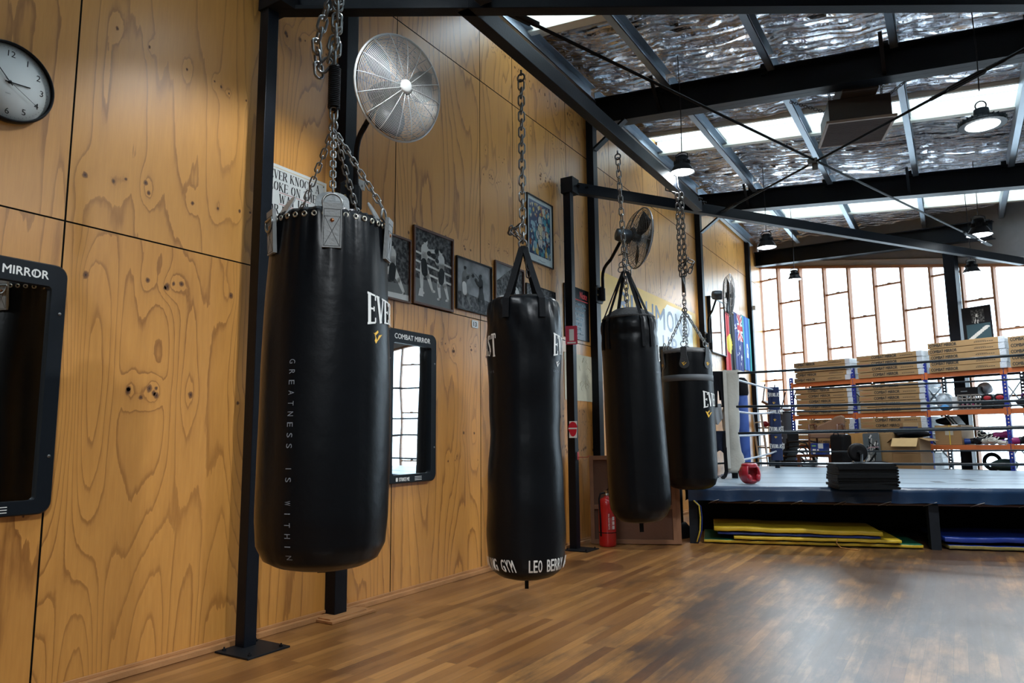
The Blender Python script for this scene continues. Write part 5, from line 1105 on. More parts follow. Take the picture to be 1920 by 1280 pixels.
# headgear
HR = mat('headgear_red', (.33, .012, .025), .28, coat=.5); t = thing('boxing_headgear', 'shiny red boxing headgear lying on the near edge of the ring', 'headgear', (1.69, 9.28, .66)); Mg = Matrix.Rotation(rad(-50), 4, 'Z')
b = MB(); Mh2 = Mg @ Matrix.Translation((0, 0, .128)); 
prof = [(.02, -.125), (.07, -.118), (.115, -.08), (.135, -.02), (.13, .05), (.10, .10), (.085, .105)]
n = 40; vs = []; 
for r, z in prof: vs += [(r*math.cos(2*PI*i/n)*(.92 if math.cos(2*PI*i/n) < 0 else 1.03), r*math.sin(2*PI*i/n), z) for i in range(n)]
fs = []
for k in range(len(prof)-1):
    for i in range(n):
        a = (i+.5)*360/n
        if 2 <= k <= 4 and (a < 38 or a > 322): continue       # face opening
        if k == 3 and (78 < a < 100 or 260 < a < 282): continue  # ear openings
        fs.append((k*n+i, k*n+(i+1) % n, (k+1)*n+(i+1) % n, (k+1)*n+i))
b.add(vs, fs, 0, True, Mh2); o = b.build('shell', HR, t); s = o.modifiers.new('s', 'SOLIDIFY'); s.thickness = .028; s.offset = -1; s2 = o.modifiers.new('ss', 'SUBSURF'); s2.levels = 1; s2.render_levels = 2
b = MB(); b.ring((0, 0, .105), .075, .026, Mh2, 0, 28, 8); b.build('brow_pad', HR, t)
b = MB(); b.ell((.10, .055, -.045), (.035, .03, .045), 0, Mh2); b.ell((.10, -.055, -.045), (.035, .03, .045), 0, Mh2); b.build('cheek_pads', HR, t)
b = MB(); webbing(b, [tuple(Mg @ Vector(p)) for p in ((-.11, -.04, .2), (-.17, -.06, .15), (-.16, -.05, .08), (-.10, -.02, .04))], .03); b.build('strap', WEB, t)
# stack of folded mats with an exercise wheel
Ms = Matrix.Translation((2.97, 9.05, DZ)) @ Matrix.Rotation(math.atan2(.27, .59), 4, 'Z')
NAMES = ['bottom', 'second', 'third', 'fourth', 'fifth', 'sixth', 'seventh', 'eighth', 'ninth']; BKM = mat('mat_black', (.006, .007, .008), .5, 0, .3, 6, .2, 12)
for k in range(9):
    r_ = random.Random(k); t = thing('folded_mat', ('black folded exercise mat, %s from the bottom of the stack on the ring' % NAMES[k]) if 0 < k < 8 else ('black folded exercise mat at the %s of the stack on the ring' % ('bottom' if k == 0 else 'top')), 'exercise mat', M=Ms @ Matrix.Translation((r_.uniform(-.012, .012), r_.uniform(-.012, .012), .002+k*.0312)) @ Matrix.Rotation(r_.uniform(-.03, .03), 4, 'Z'), group='folded mats stacked on the ring')
    b = MB(); W, D, H = .315-.006*(k > 4), .21, .0145
    for q in (0, 1): P = rrect(-W, W, q*.0152, q*.0152+H, .0065, 3); b.prism(P, -D, D, 0, Matrix.Rotation(PI/2, 4, 'X'))
    b.tube([(W-.004, -D, .015), (W-.004, D, .015)], .014, 8); b.build('sheet', BKM, t)
t = thing('exercise_wheel', 'round black exercise wheel standing on top of the folded mats', 'exercise wheel', M=Ms @ Matrix.Translation((-.03, -.02, .285+.002)))
b = MB(); Mz = Matrix.Translation((0, 0, .112)) @ Matrix.Rotation(PI/2, 4, 'X'); b.lathe([(.07, -.03), (.098, -.028), (.105, -.015), (.105, .015), (.098, .028), (.07, .03)], 36, 0, Mz); b.build('tyre', mat('rubber_black', (.006, .006, .007), .5), t)
b = MB(); b.lathe([(.02, -.12), (.02, .12)], 14, 0, Mz); b.lathe([(.09, -.012), (.09, .012)], 24, 0, Mz); b.build('axle', BLK2, t)
b = MB(); b.box(-.06, .06, -.05, .05, 0, .012); b.bar((.02, -.05, .0), (.03, -.04, .10), .02, .02); b.build('stand', mat('grey_plastic', (.05, .06, .07), .4), t)
# mats stored under the ring
MY, MBm, MGm = mat('mat_yellow', (.55, .36, .02), .45, 0, .25, 4, .2, 8), mat('mat_blue', (.01, .03, .20), .4, 0, .3, 4, .2, 8), mat('mat_green', (.01, .10, .05), .5, 0, .3, 4)
def gym_mat(label, u0, u1, v0, v1, z0, th, mats_, tilt=0, sag=0):
    t = thing('gym_mat', label, 'gym mat', rp((u0+u1)/2, (v0+v1)/2, z0), 'gym mats stored under the ring'); b = MB(); NX, NY = 26, 6; q0 = Vector(t.location)
    def P(i, j, top): 
        u = u0+(u1-u0)*i/NX; v = v0+(v1-v0)*j/NY; z = z0-sag*math.sin(PI*i/NX)+tilt*(i/NX)+.004*math.sin(i*.7+z0*30)*(1 if th > .04 else .3)+(th if top else 0)
        e = .012*math.sin(i*1.7+z0*9); return tuple(Vector(rp(u, v+e*(j == 0), z+.012))-q0)
    T = [[len(b.v)+i*(NY+1)+j for j in range(NY+1)] for i in range(NX+1)]
    for i in range(NX+1):
        for j in range(NY+1): b.v.append(P(i, j, 1))
    Bm_ = [[len(b.v)+i*(NY+1)+j for j in range(NY+1)] for i in range(NX+1)]
    for i in range(NX+1):
        for j in range(NY+1): b.v.append(P(i, j, 0))
    for i in range(NX):
        for j in range(NY): b.f += [(T[i][j], T[i+1][j], T[i+1][j+1], T[i][j+1]), (Bm_[i][j], Bm_[i][j+1], Bm_[i+1][j+1], Bm_[i+1][j])]; b.m += [0, 0]
        b.f += [(Bm_[i][0], Bm_[i+1][0], T[i+1][0], T[i][0]), (T[i][NY], T[i+1][NY], Bm_[i+1][NY], Bm_[i][NY])]; b.m += [1, 1]
    for j in range(NY): b.f += [(T[0][j], T[0][j+1], Bm_[0][j+1], Bm_[0][j]), (Bm_[NX][j], Bm_[NX][j+1], T[NX][j+1], T[NX][j])]; b.m += [1, 1]
    b.s = [True]*len(b.f); b.build('pad', mats_, t, bevel=.008); return t
gym_mat('wide green and yellow gym mat lying flat on the floor under the ring', .16, 2.50, .02, 1.0, 0, .035, [MGm, MY])
gym_mat('short worn yellow gym mat on the green one, near the left ring leg', .50, 2.28, -.02, .9, .05, .032, [MY, MY])
gym_mat('thin blue gym mat between the yellow mats under the ring', .32, 2.08, .03, .9, .098, .026, [MBm, MBm], -.012)
gym_mat('bright yellow gym mat on top of the pile under the ring', .28, 2.10, .0, .9, .142, .045, [MY, MY], -.022)
gym_mat('yellow edged gym mat at the bottom of the right pile', 2.75, 4.6, .02, .9, 0, .04, [MBm, mat('mat_yellow_dirty', (.22, .17, .04), .6, 0, .5, 12)])
gym_mat('bright blue gym mat on the right pile beyond the ring leg', 2.72, 4.6, .04, 1.0, .068, .05, [MBm, MBm], .02)
t = thing('yellow_rope', 'thin yellow and blue rope hanging at the left end of the ring', 'rope', rp(.12, .0, 0)); q0 = Vector(t.location); b = MB()
b.tube([tuple(Vector(rp(*p))-q0) for p in ((.06, -.03, .50), (.12, -.03, .44), (.13, -.02, .3), (.12, -.02, .15), (.08, -.03, .02))], .009, 6); b.build('cord', mat('rope_yellow', (.6, .45, .05), .7, 0, .4, 60), t)
b = MB(); b.tube([tuple(Vector(rp(*p))-q0) for p in ((.075, -.02, .50), (.14, -.02, .43), (.15, -.01, .3), (.14, -.01, .15), (.1, -.02, .02))], .006, 6); b.build('cord', MBm, t)
t = thing('loose_cord', 'thin orange cord trailing from the yellow mats onto the floor', 'cord', rp(1.6, -.1, 0)); q0 = Vector(t.location); b = MB(); b.tube([tuple(Vector(rp(*p))-q0) for p in ((1.62, -.03, .10), (1.60, -.06, .05), (1.64, -.10, .01), (1.74, -.18, .006), (1.80, -.2, .006))], .006, 6); b.build('cord', mat('cord_orange', (.35, .15, .03), .7), t)
# ------------------------------------------------------------------ shelving along the windows
BLU = mat('upright_blue', (.008, .025, .25), .4, 0, .1, 4); ORG = mat('beam_orange', (.52, .13, .035), .45, 0, .12, 5); UPK = mat('upright_black', (.008, .012, .02), .45)
OFF = 1.0; US = [1.36, 2.80, 4.22, 5.55, 6.95]
t = thing('pallet_shelving', 'blue and orange steel shelving standing along the far windows', 'shelving', M=WM(0, 0)); 
def upright(s, off, m, H):
    b = MB(); w_ = .035
    for a in (-w_, w_-.022): b.box(s+a, s+a+.022, 0.0, H, off-.003, off)
    for k in range(int(H/.06)): b.box(s-w_+.022, s+w_-.022, .02+k*.06, .02+k*.06+.038, off-.003, off)
    b.box(s-w_, s-w_+.003, 0.0, H, off-.05, off-.003); b.box(s+w_-.003, s+w_, 0.0, H, off-.05, off-.003); b.box(s-.06, s+.06, 0, .006, off-.08, off+.03)
    return b.build('upright', m, t)
for s in US:
    upright(s, OFF, BLU, 2.52 if s < 2 else 2.62); upright(s, .26, UPK, 2.6)
    b = MB()
    for k in range(5): z = .3+k*.48; b.bar(WMv(s, .25, z) if False else (s, z, .26), (s, z+.4*(1 if k % 2 else -1)+(.0), .97), .02, .012, up=(1, 0, 0))
    b.build('brace', UPK, t)
for i in range(4):
    for z in (.60, 1.06, 1.69, 2.39):
        if z == .60 and i < 0: continue
        s0, s1 = US[i]+.036, US[i+1]-.036; b = MB()
        b.box(s0, s1, z-.085, z, OFF-.045, OFF-.005); b.box(s0-.03, s0+.02, z-.11, z+.02, OFF-.005, OFF+.006)
        b.box(s1-.02, s1+.03, z-.11, z+.02, OFF-.005, OFF+.006); b.build('beam', ORG, t, bevel=.002)
        b = MB(); b.box(s0, s1, z-.075, z-.01, .25, .28); b.build('rear_beam', UPK, t)
        b = MB()
        for k in range(16): b.box(s0+.02+k*(s1-s0-.05)/15, s0+.03+k*(s1-s0-.05)/15, z-.012, z-.004, .26, OFF-.04)
        b.box(s0, s1, z-.004, z-.001, .27, OFF-.045); b.build('shelf_deck', mat('shelf_board', (.10, .07, .045), .7), t)
# cartons
CB = mat('cardboard', (.31, .19, .082), .75, 0, .12, 3, .1, 60); CB2 = mat('cardboard_dark', (.27, .155, .065), .75, 0, .12, 3); INKB = mat('carton_ink', (.035, .028, .02), .7); INKR = mat('carton_orange_ink', (.38, .12, .05), .7)
WRP = mat('plastic_wrap', (.55, .60, .66), .15, 0, .2, 30, .8, 40, coat=.5)
def carton(var):
    t = thing('mirror_carton', 'x', 'box', group='long mirror cartons on the shelving'); L, H, D = 1.235, .104, .66
    b = MB(); b.box(0, L, 0, H, -D, 0); cbx = b.build('carton_box', CB, t, bevel=.004); b = MB()
    if var == 'A':
        text(b, 'COMBAT MIRROR', .035, .026, .055, w=.47, z=.0022, bold=.003)
        for k in range(9): b.box(.80+k*.035, .80+k*.035+.026, .04, .052, .0008, .0015)
        b.box(.815, .99, .062, .068, .0008, .0014)
    else:
        text(b, 'COMBAT MIRROR', .31, .026, .055, w=.50, z=.0022, bold=.003)
        for k in range(6): b.box(.05+k*.035, .05+k*.035+.026, .04, .054, .0008, .0015, 1)
        for k in range(7): b.box(.88+k*.035, .88+k*.035+.026, .04, .052, .0008, .0015)
    b.build('lettering', [INKB, INKR], cbx)
    b = MB(); P = [(L-.045+.01*math.sin(k*2.3), k/6*H) for k in range(7)]
    b.box(L-.05, L+.055, -.001, H+.0005, -D-.002, .002); b.build('plastic_wrap', WRP, t, bevel=.006); return t
CA, CBx = carton('A'), carton('B'); used = {'A': False, 'B': False}
ORD = ['bottom', 'second', 'third', 'fourth', 'fifth', 'sixth']
def stack(i, z, n, var, where, h=.106, extra=0):
    for k in range(n):
        r_ = random.Random(i*50+k+int(z*100)); src = CA if var == 'A' else CBx
        M = WM(US[i]+.125+r_.uniform(-.015, .012)+extra, OFF+.02+r_.uniform(-.012, .012), z+.002+k*h) @ Matrix.Rotation(r_.uniform(-.006, .006), 4, 'Y')
        nm = 'topmost' if k == n-1 else ORD[k]
        lab = '%s long cardboard mirror carton %s' % (nm, where)
        if not used[var]: src.matrix_world = M; src['label'] = lab; used[var] = True
        else: copy_tree(src, M, None, lab)
stack(0, 2.39, 4, 'A', 'on the top shelf, leftmost stack', .112)
stack(1, 2.39, 4, 'B', 'on the top shelf, second stack from the left', .115)
stack(2, 2.39, 5, 'A', 'on the top shelf, stack under the dark poster', .113)
stack(3, 2.39, 5, 'A', 'on the top shelf, rightmost stack', .106)
stack(0, 1.69, 5, 'B', 'on the second shelf, leftmost stack', .115)
stack(1, 1.69, 5, 'B', 'on the second shelf, right stack', .115)
stack(0, 1.06, 5, 'B', 'on the third shelf, leftmost stack', .107)
stack(1, 1.06, 5, 'B', 'on the third shelf, right stack', .107)
stack(1, .60, 3, 'B', 'on the lowest shelf behind the open box', .107)
def sbox(name, label, cat, s, off, z, w_, d, h_, m, bevel=.004, group=None, rot=0, deco=None):
    t = thing(name, label, cat, M=WM(s, off, z) @ Matrix.Rotation(rot, 4, 'Y'), group=group); b = MB(); b.box(-w_/2, w_/2, 0.001, h_, -d/2, d/2); b.build('box_body', m, t, bevel=bevel)
    if deco: deco(t, w_, d, h_)
    return t
def tr_(t, name, fn, m, **k): b = MB(); fn(b); return b.build(name, m, t, **k)
# second shelf, third bay
Z2, Z3, Z4 = 1.69, 1.06, .60
def lumpy(name, label, cat, s, off, z, r, m, seed, group=None, n=1.0, parts=None):
    t = thing(name, label, cat, M=WM(s, off, z), group=group); r_ = random.Random(seed); b = MB(); K, n_ = 12, 20; ph = [r_.random()*6 for _ in range(6)]
    for i in range(K+1):
        th_ = PI*i/K
        for k in range(n_):
            a = 2*PI*k/n_; q = 1+.10*n*math.sin(3*a+ph[0]+th_*2)+.07*n*math.sin(5*a+ph[1])*math.sin(th_*3+ph[2])+.05*n*math.sin(9*a+ph[3]+th_*5)
            b.v.append((r[0]*math.sin(th_)*math.cos(a)*q, max(0.002, r[1]*(1-math.cos(th_))*.5*2*(.5+.5*1)*(1 if True else q)*.5*2*.5+0), r[2]*math.sin(th_)*math.sin(a)*q))
    b.f = [(i*n_+k, (i+1)*n_+k, (i+1)*n_+(k+1) % n_, i*n_+(k+1) % n_) for i in range(K) for k in range(n_)]; b.m = [0]*len(b.f); b.s = [True]*len(b.f)
    b.build('body', m, t)
    if parts: parts(t)
    return t
PLB = mat('clear_plastic_bag', (.45, .52, .58), .25, 0, .3, 20, .9, 25, coat=.4)
lumpy('plastic_bag', 'crumpled clear plastic bag with blue contents beside the blue upright', 'plastic bag', 4.43, .72, Z2, (.15, .34, .2), PLB, 1, parts=lambda t: tr_(t, 'blue_contents', lambda b: b.ell((.05, .06, .17), (.09, .05, .04)), mat('sky_blue', (.03, .22, .5), .4)))
def crate_d(t, w_, d, h_):
    b = MB()
    for i in range(4): b.ell((-.12+.075*i, .07, d/2+.01), (.024, .026, .01))
    b.build('balls', mat('magenta', (.45, .02, .18), .5), t)
t = thing('plastic_crate', 'grey plastic crate with magenta balls on the second shelf', 'crate', M=WM(4.92, .70, Z2)); b = MB(); W, D, H = .19, .22, .28
for x in (-W, W-.015):
    for y in range(5): b.box(x, x+.015, .0+y*.064, .022+y*.064, -D, D)
for zf in (-D, D-.012):
    for y in range(5): b.box(-W, W, .0+y*.064, .022+y*.064, zf, zf+.012)
    for x in range(6): b.box(-W+x*.0725, -W+.018+x*.0725, 0, H, zf, zf+.012)
b.box(-W, W, 0, .01, -D, D); b.build('crate_body', mat('crate_grey', (.22, .20, .18), .6), t)
b = MB(); 
for i in range(3): b.ell((-.12+.08*i, .085, D-.04), (.03, .03, .025))
b.build('balls', mat('magenta', (.45, .02, .18), .5), t); b = MB(); b.box(-W+.02, W-.02, .012, .20, -D+.02, D-.08); b.build('contents', BLK2, t)
sbox('black_box', 'black shoe-sized box lying on top of the grey crate', 'box', 4.86, .72, Z2+.281, .40, .28, .13, mat('box_black', (.008, .008, .01), .5), deco=lambda t, w_, d, h_: tr_(t, 'lettering', lambda b: b.box(-.09, .02, .05, .065, d/2, d/2+.001), GREYP))
lumpy('white_sack', 'pale sack leaning behind the black box on the crate', 'sack', 5.06, .56, Z2+.281, (.12, .22, .11), mat('sack_white', (.45, .48, .52), .6), 4)
sbox('white_carton', 'small white carton standing left of the grey crate', 'box', 4.66, .80, Z2, .11, .12, .25, mat('white_card', (.55, .58, .60), .5))
RDP = mat('pad_red', (.35, .012, .02), .45)
for k, (s, lab) in enumerate(((5.20, 'black focus pads with red faces, left pair on the second shelf'), (5.40, 'black and red focus pads nearest the right blue upright'))):
    t = thing('focus_pads', lab, 'boxing pads', M=WM(s, .78, Z2), group='focus pads on the second shelf'); b = MB(); b.prism(rrect(-.10, .10, .0, .13, .05), -.12, .12, 0); b.prism(rrect(-.085, .095, .13, .27, .06), -.10, .10, 0); b.build('pads', BLK2, t, bevel=.01)
    b = MB(); b.ell((.01, .20, .105), (.065, .04, .015)); b.build('red_face', RDP, t)
lumpy('kit_bag', 'dark kit bag on the second shelf at the right picture edge', 'bag', 5.80, .75, Z2, (.16, .20, .2), mat('bag_dark', (.012, .012, .018), .7), 9, parts=lambda t: tr_(t, 'handle', lambda b: b.tube([(-.08, .18, .1), (-.04, .25, .1), (.04, .25, .1), (.08, .18, .1)], .01, 6), mat('handle_purple', (.15, .03, .2), .5)))
# third shelf, third bay
def cart_deco(t, w_, d, h_):
    tr_(t, 'yellow_strap', lambda b: (b.box(.02, .035, 0, h_+.002, d/2, d/2+.002), b.box(.02, .035, h_, h_+.003, -d/2, d/2)), mat('strap_yellow', (.6, .42, .03), .5)); tr_(t, 'paper_label', lambda b: b.box(-.05, .09, h_*.5, h_*.72, d/2, d/2+.001), mat('label_paper', (.42, .38, .3), .6)); tr_(t, 'flap', lambda b: b.box(-w_/2+.02, w_/2-.08, h_*.84, h_*.92, d/2+.002, d/2+.03), mat('card_pale', (.55, .42, .2), .7))
sbox('cardboard_box', 'brown cardboard box tied with a yellow strap on the third shelf', 'box', 4.52, .68, Z3, .46, .5, .36, CB2, deco=cart_deco)
lumpy('black_jacket', 'black jacket with a red patch thrown on the strapped cardboard box', 'jacket', 4.42, .68, Z3+.363, (.18, .15, .2), BT, 12, parts=lambda t: tr_(t, 'red_patch', lambda b: b.ell((.12, .05, .13), (.05, .03, .03)), RDP))
for k in range(3):
    t = thing('slatted_board', ['left', 'middle', 'right'][k]+' grey board leaning on the strapped cardboard box', 'board', M=WM(4.60+.055*k, .78, Z3+.365) @ Matrix.Rotation(rad(35), 4, 'Z'), group='grey boards on the cardboard box'); b = MB(); b.box(0, .012, .0, .19, -.12, .14); b.build('panel', GREYV, t)
GLV = [mat('glove_black', (.01, .011, .014), .35), mat('glove_blue', (.01, .05, .25), .35), mat('glove_white', (.60, .58, .52), .4), mat('glove_magenta', (.30, .02, .14), .35), mat('glove_purple', (.12, .03, .22), .4)]
def glove(label, s, off, z, m, rot, sc=1.0, cuff=None):
    t = thing('boxing_glove', label, 'boxing glove', M=WM(s, off, z+.001) @ Matrix.Rotation(rot, 4, 'Y') @ Matrix.Scale(sc, 4), group='boxing gloves piled on the third shelf'); b = MB(); b.ell((.03, .065, 0), (.085, .065, .06)); b.ell((-.04, .06, 0), (.07, .05, .05)); b.build('fist', GLV[m], t)
    b = MB(); b.ell((.02, .07, .055), (.055, .03, .025)); b.build('thumb', GLV[m], t); b = MB(); b.lathe([(.045, -.16), (.05, -.15), (.045, -.07)], 16, 0, Matrix.Translation((0, .055, 0)) @ Matrix.Rotation(PI/2, 4, 'Y')); b.build('cuff', GLV[cuff if cuff is not None else m], t)
for a_ in (('black boxing glove with blue cuff beside the strapped box', 4.90, .75, Z3, 0, .4, 1.1, 1), ('black boxing glove on top of the pile, left end', 4.95, .62, Z3+.13, 0, 2.2, 1.0), ('black boxing glove with pale mark mid pile', 5.08, .84, Z3, 0, 1.2, 1.15), ('black boxing glove standing behind the white glove', 5.16, .60, Z3+.05, 0, .2, 1.4),
        ('white boxing glove lying in front of the pile', 5.20, .90, Z3, 2, .1, 1.05), ('small white boxing glove beside the white one', 5.36, .88, Z3, 2, 2.8, .7), ('magenta boxing glove on top of the pile', 5.34, .66, Z3+.11, 3, .5, 1.05), ('dark boxing glove with purple cuff by the blue upright', 5.47, .76, Z3, 0, .2, .9, 4)): glove(*a_)
t = thing('white_laces', 'tangle of white glove laces over the pile of gloves', 'laces', M=WM(5.12, .98, Z3+.12)); b = MB(); r_ = random.Random(8)
for k in range(5):
    x, y = r_.uniform(-.1, .12), r_.uniform(-.05, .1); b.tube([(x+.06*math.cos(i*.9+k)+.02*i, y+.045*math.sin(i*1.1+k), .0+.01*math.sin(i)) for i in range(9)], .006, 5)
b.build('cord', GLV[2], t)
glove('black boxing glove with a red flash at the right picture edge', 5.72, .85, Z3, 0, .6, 1.3, 3)
# lowest level, third bay
t = thing('rubber_ring', 'black rubber ring hanging below the third shelf', 'rubber ring', M=WM(5.08, .6, Z4)); b = MB(); b.ring((0, .16, 0), .13, .035, Matrix.Identity(4), 0, 28, 8); b.build('tyre', BLK2, t)
lumpy('green_holdall', 'dark green holdall on the lowest shelf at right', 'bag', 5.32, .70, Z4, (.2, .22, .2), mat('holdall_green', (.01, .035, .035), .6), 17)
# dark poster standing over the third stack
t = thing('dark_poster', 'dark poster with two black and white pictures before the right windows', 'poster', M=WM(4.98, .42, 2.965) @ Matrix.Rotation(rad(1), 4, 'Z')); b = MB(); b.box(-.25, .25, 0, .66, -.01, .0); b.build('board', mat('poster_black', (.010, .010, .012), .4), t)
b = MB(); b.box(-.09, .13, .36, .60, 0, .002, 4); boxer(b, .0, .44, .2, 1, 0, 2, 0, .003); b.box(-.19, .22, .0, .33, 0, .002, 6); r_ = random.Random(3)
for k in range(9): b.ell((-.12+.035*k, .06+.025*k, .003), (.05, .02+.01*r_.random(), .001), 3)
b.build('pictures', PMS+[mat('print_slate', (.03, .07, .09), .4)], t)
# ------------------------------------------------------------------ furniture and clutter in front of the shelving
WTAN = mat('chair_tan', (.20, .11, .065), .55, 0, .1, 4); WBR = mat('chair_wood', (.10, .032, .014), .4, 0, .3, 6)
t = thing('low_table', 'brown wooden table carrying the tan armchair behind the ring', 'table', M=WM(2.50, 1.75, 0)); b = MB(); b.box(-.40, .36, .83, .88, -.3, .3); b.build('tabletop', WBR, t, bevel=.004)
for x in (-.36, .32):
    for z in (-.26, .26): tr_(t, 'leg', lambda b: b.box(x-.03, x+.03, 0, .83, z-.03, z+.03), WBR)
t = thing('armchair', 'tan upholstered armchair with wooden arms standing on the table', 'armchair', M=WM(2.58, 1.70, .881) @ Matrix.Rotation(rad(15), 4, 'Y'))
b = MB(); pl = [(-.28, .46), (-.26, .56), (-.12, .62), (.02, .68), (.12, .75), (.24, .78), (.30, .74), (.30, .40), (-.05, .36), (-.2, .40)]; b.prism(pl, -.28, -.20); b.build('backrest', WTAN, t, bevel=.03)
b = MB(); b.box(-.26, .28, .32, .42, -.24, .24); b.build('seat', WTAN, t, bevel=.02)
for sgn in (-1, 1):
    b = MB(); x = -.27 if sgn < 0 else .27; b.tube([(x, 0, .26), (x, .58, .2), (x, .60, -.12), (x, .56, -.22)], .02, 8); b.tube([(x, 0, -.26), (x, .4, -.22), (x, .60, -.12)], .02, 8); b.build('arm_frame', WBR, t)
def blue_deco(t, w_, d, h_):
    tr_(t, 'paper_label', lambda b: b.box(w_*.08, w_*.46, h_*.55, h_*.98, d/2, d/2+.002), mat('label_white', (.55, .6, .58), .5)); b = MB(); b.box(-w_*.4, -w_*.1, h_*.72, h_*.84, d/2, d/2+.002, 0); b.box(-w_*.35, -w_*.1, h_*.36, h_*.5, d/2, d/2+.002, 1); b.box(0, w_*.12, h_*.36, h_*.48, d/2, d/2+.002, 1); b.box(-w_*.35, -w_*.15, h_*.08, h_*.18, d/2, d/2+.002, 1); b.build('printing', [mat('print_green', (.15, .35, .12), .5), WHT], t)
sbox('blue_box', 'bright blue box with a white label on the table behind the ring', 'box', 2.62, 2.02, .881, .28, .2, .22, mat('box_blue', (.006, .04, .24), .4), deco=blue_deco)
sbox('equipment_bag', 'tall black equipment bag standing between the table and the timber board', 'bag', 3.02, 1.95, 0, .30, .3, 1.27, mat('holdall_black', (.005, .005, .006), .7, 0, .4, 6, .3, 8), bevel=.05, rot=.0, deco=lambda t, w_, d, h_: tr_(t, 'handle', lambda b: b.tube([(-.05, h_-.02, d/2), (-.04, h_+.03, d/2), (.04, h_+.03, d/2), (.05, h_-.02, d/2)], .01, 6), BLK2))
t = thing('chair_stack', 'x', 'chair', M=WM(0, 0)); bpy.data.objects.remove(t)
def stackchair(k):
    t = thing('stacking_chair', '%s black curved stacking chair in the pile behind the blue corner pad' % ['lowest', 'second', 'third', 'fourth', 'fifth', 'topmost'][k], 'chair', M=WM(1.93+.035*k, 1.75, .10*k), group='stacked black chairs behind the ring')
    b = MB(); b.tube([(-.25, .62, .2), (.02, .64, .2), (.17, .60, .2), (.22, .48, .2)], .016, 6); b.tube([(-.25, .62, -.2), (.02, .64, -.2), (.17, .60, -.2), (.22, .48, -.2)], .016, 6); b.build('arms', BLK2, t)
    b = MB(); b.box(-.22, .2, .42, .455, -.2, .2); b.build('seat', BLK2, t, bevel=.01); b = MB(); b.box(-.27, -.24, .48, .8, -.18, .18); b.build('backrest', BLK2, t, bevel=.01)
    for x in (-.22, .2):
        for z in (-.2, .2): tr_(t, 'leg', lambda b: b.tube([(x, 0.0, z), (x*.95, .44, z)], .012, 6), BLK2)
    if k: [bpy.data.objects.remove(c_) for c_ in list(t.children) if c_.name.startswith('leg')]
for k in range(6): stackchair(k)
t = thing('timber_board', 'pale timber board leaning beside the black and white poster', 'board', M=WM(3.10, 1.62, 0) @ Matrix.Rotation(rad(3), 4, 'Z')); b = MB(); b.prism(rrect(-.06, .34, .0, 1.29, .03), -.02, .0); b.build('panel', mat('pale_board', (.50, .27, .09), .5, 0, .2, 3, stretch=(12, 1, 1)), t)
t = thing('leaning_poster', 'grey black and white poster board leaning behind the mat stack', 'poster', M=WM(3.46, 1.66, 0) @ Matrix.Rotation(rad(2), 4, 'Z')); b = MB(); b.prism(rrect(-.12, .20, .0, 1.29, .03), -.015, .0, 0)
r_ = random.Random(4)
for k in range(26): b.bar((r_.uniform(-.1, .18), r_.uniform(.55, 1.26), .002+k*.0002), (r_.uniform(-.1, .18), r_.uniform(.55, 1.26), .002+k*.0002), r_.uniform(.01, .04), .001, r_.choice((1, 2, 3)), up=(0, 0, 1))
b.tube([(-.1, .95, .01), (0, 1.02, .01), (.18, 1.02, .01)], .006, 4, 4); b.build('board', [mat('poster_grey', (.10, .12, .13), .4), PD, PM_, PL_, mat('poster_pink', (.5, .3, .32), .5)], t)
sbox('cardboard_box', 'tall narrow cardboard carton right of the leaning poster', 'box', 3.71, 1.45, 0, .24, .3, 1.28, CB)
sbox('cardboard_box', 'low cardboard carton under the open box behind the ring', 'box', 4.11, 1.45, 0, .50, .45, .92, CB2)
t = thing('open_box', 'open cardboard box with flaps spread beside the blue upright', 'box', M=WM(4.11, 1.48, .921)); b = MB(); W, D, H = .25, .2, .27
b.box(-W, W, 0, .005, -D, D); b.box(-W, W, 0, H, D-.005, D); b.box(-W, W, 0, H, -D, -D+.005); b.box(-W, -W+.005, 0, H, -D, D); b.box(W-.005, W, 0, H, -D, D); b.build('box_body', CB2, t)
tr_(t, 'flap', lambda b: b.bar((0, H, D), (0, H-.15, D+.08), .46, .005, up=(0, 0, 1)), mat('card_pale2', (.50, .34, .15), .7)); tr_(t, 'flap', lambda b: b.bar((W, H, 0), (W+.16, H-.05, .0), .38, .005, up=(0, 1, 0)), CB); tr_(t, 'flap', lambda b: b.bar((-W, H, 0), (-W-.10, H-.08, .0), .38, .005, up=(0, 1, 0)), CB)
lumpy('black_blanket', 'black blanket draped on top of the open cardboard box', 'blanket', 4.11, 1.44, 1.192, (.30, .15, .2), BT, 31, n=1.4)
def wb(t, w_, d, h_): tr_(t, 'blue_band', lambda b: b.box(-w_/2-.001, w_/2+.001, 0.002, h_*.45, -d/2-.001, d/2+.001), mat('band_navy', (.01, .02, .07), .5)); tr_(t, 'end_panel', lambda b: b.box(w_/2, w_/2+.002, h_*.0, h_*.98, -d/2, d/2), mat('white_card', (.55, .58, .60), .5))
sbox('shoe_box', 'cardboard and blue box with a white end on the black blanket', 'box', 4.06, 1.42, 1.342, .24, .4, .13, CB, deco=wb, rot=rad(35))
lumpy('black_backpack', 'low black bag lying on the ring canvas before the rear ropes', 'bag', 3.95, 2.35, DZ, (.24, .13, .13), BT, 33, n=.3)
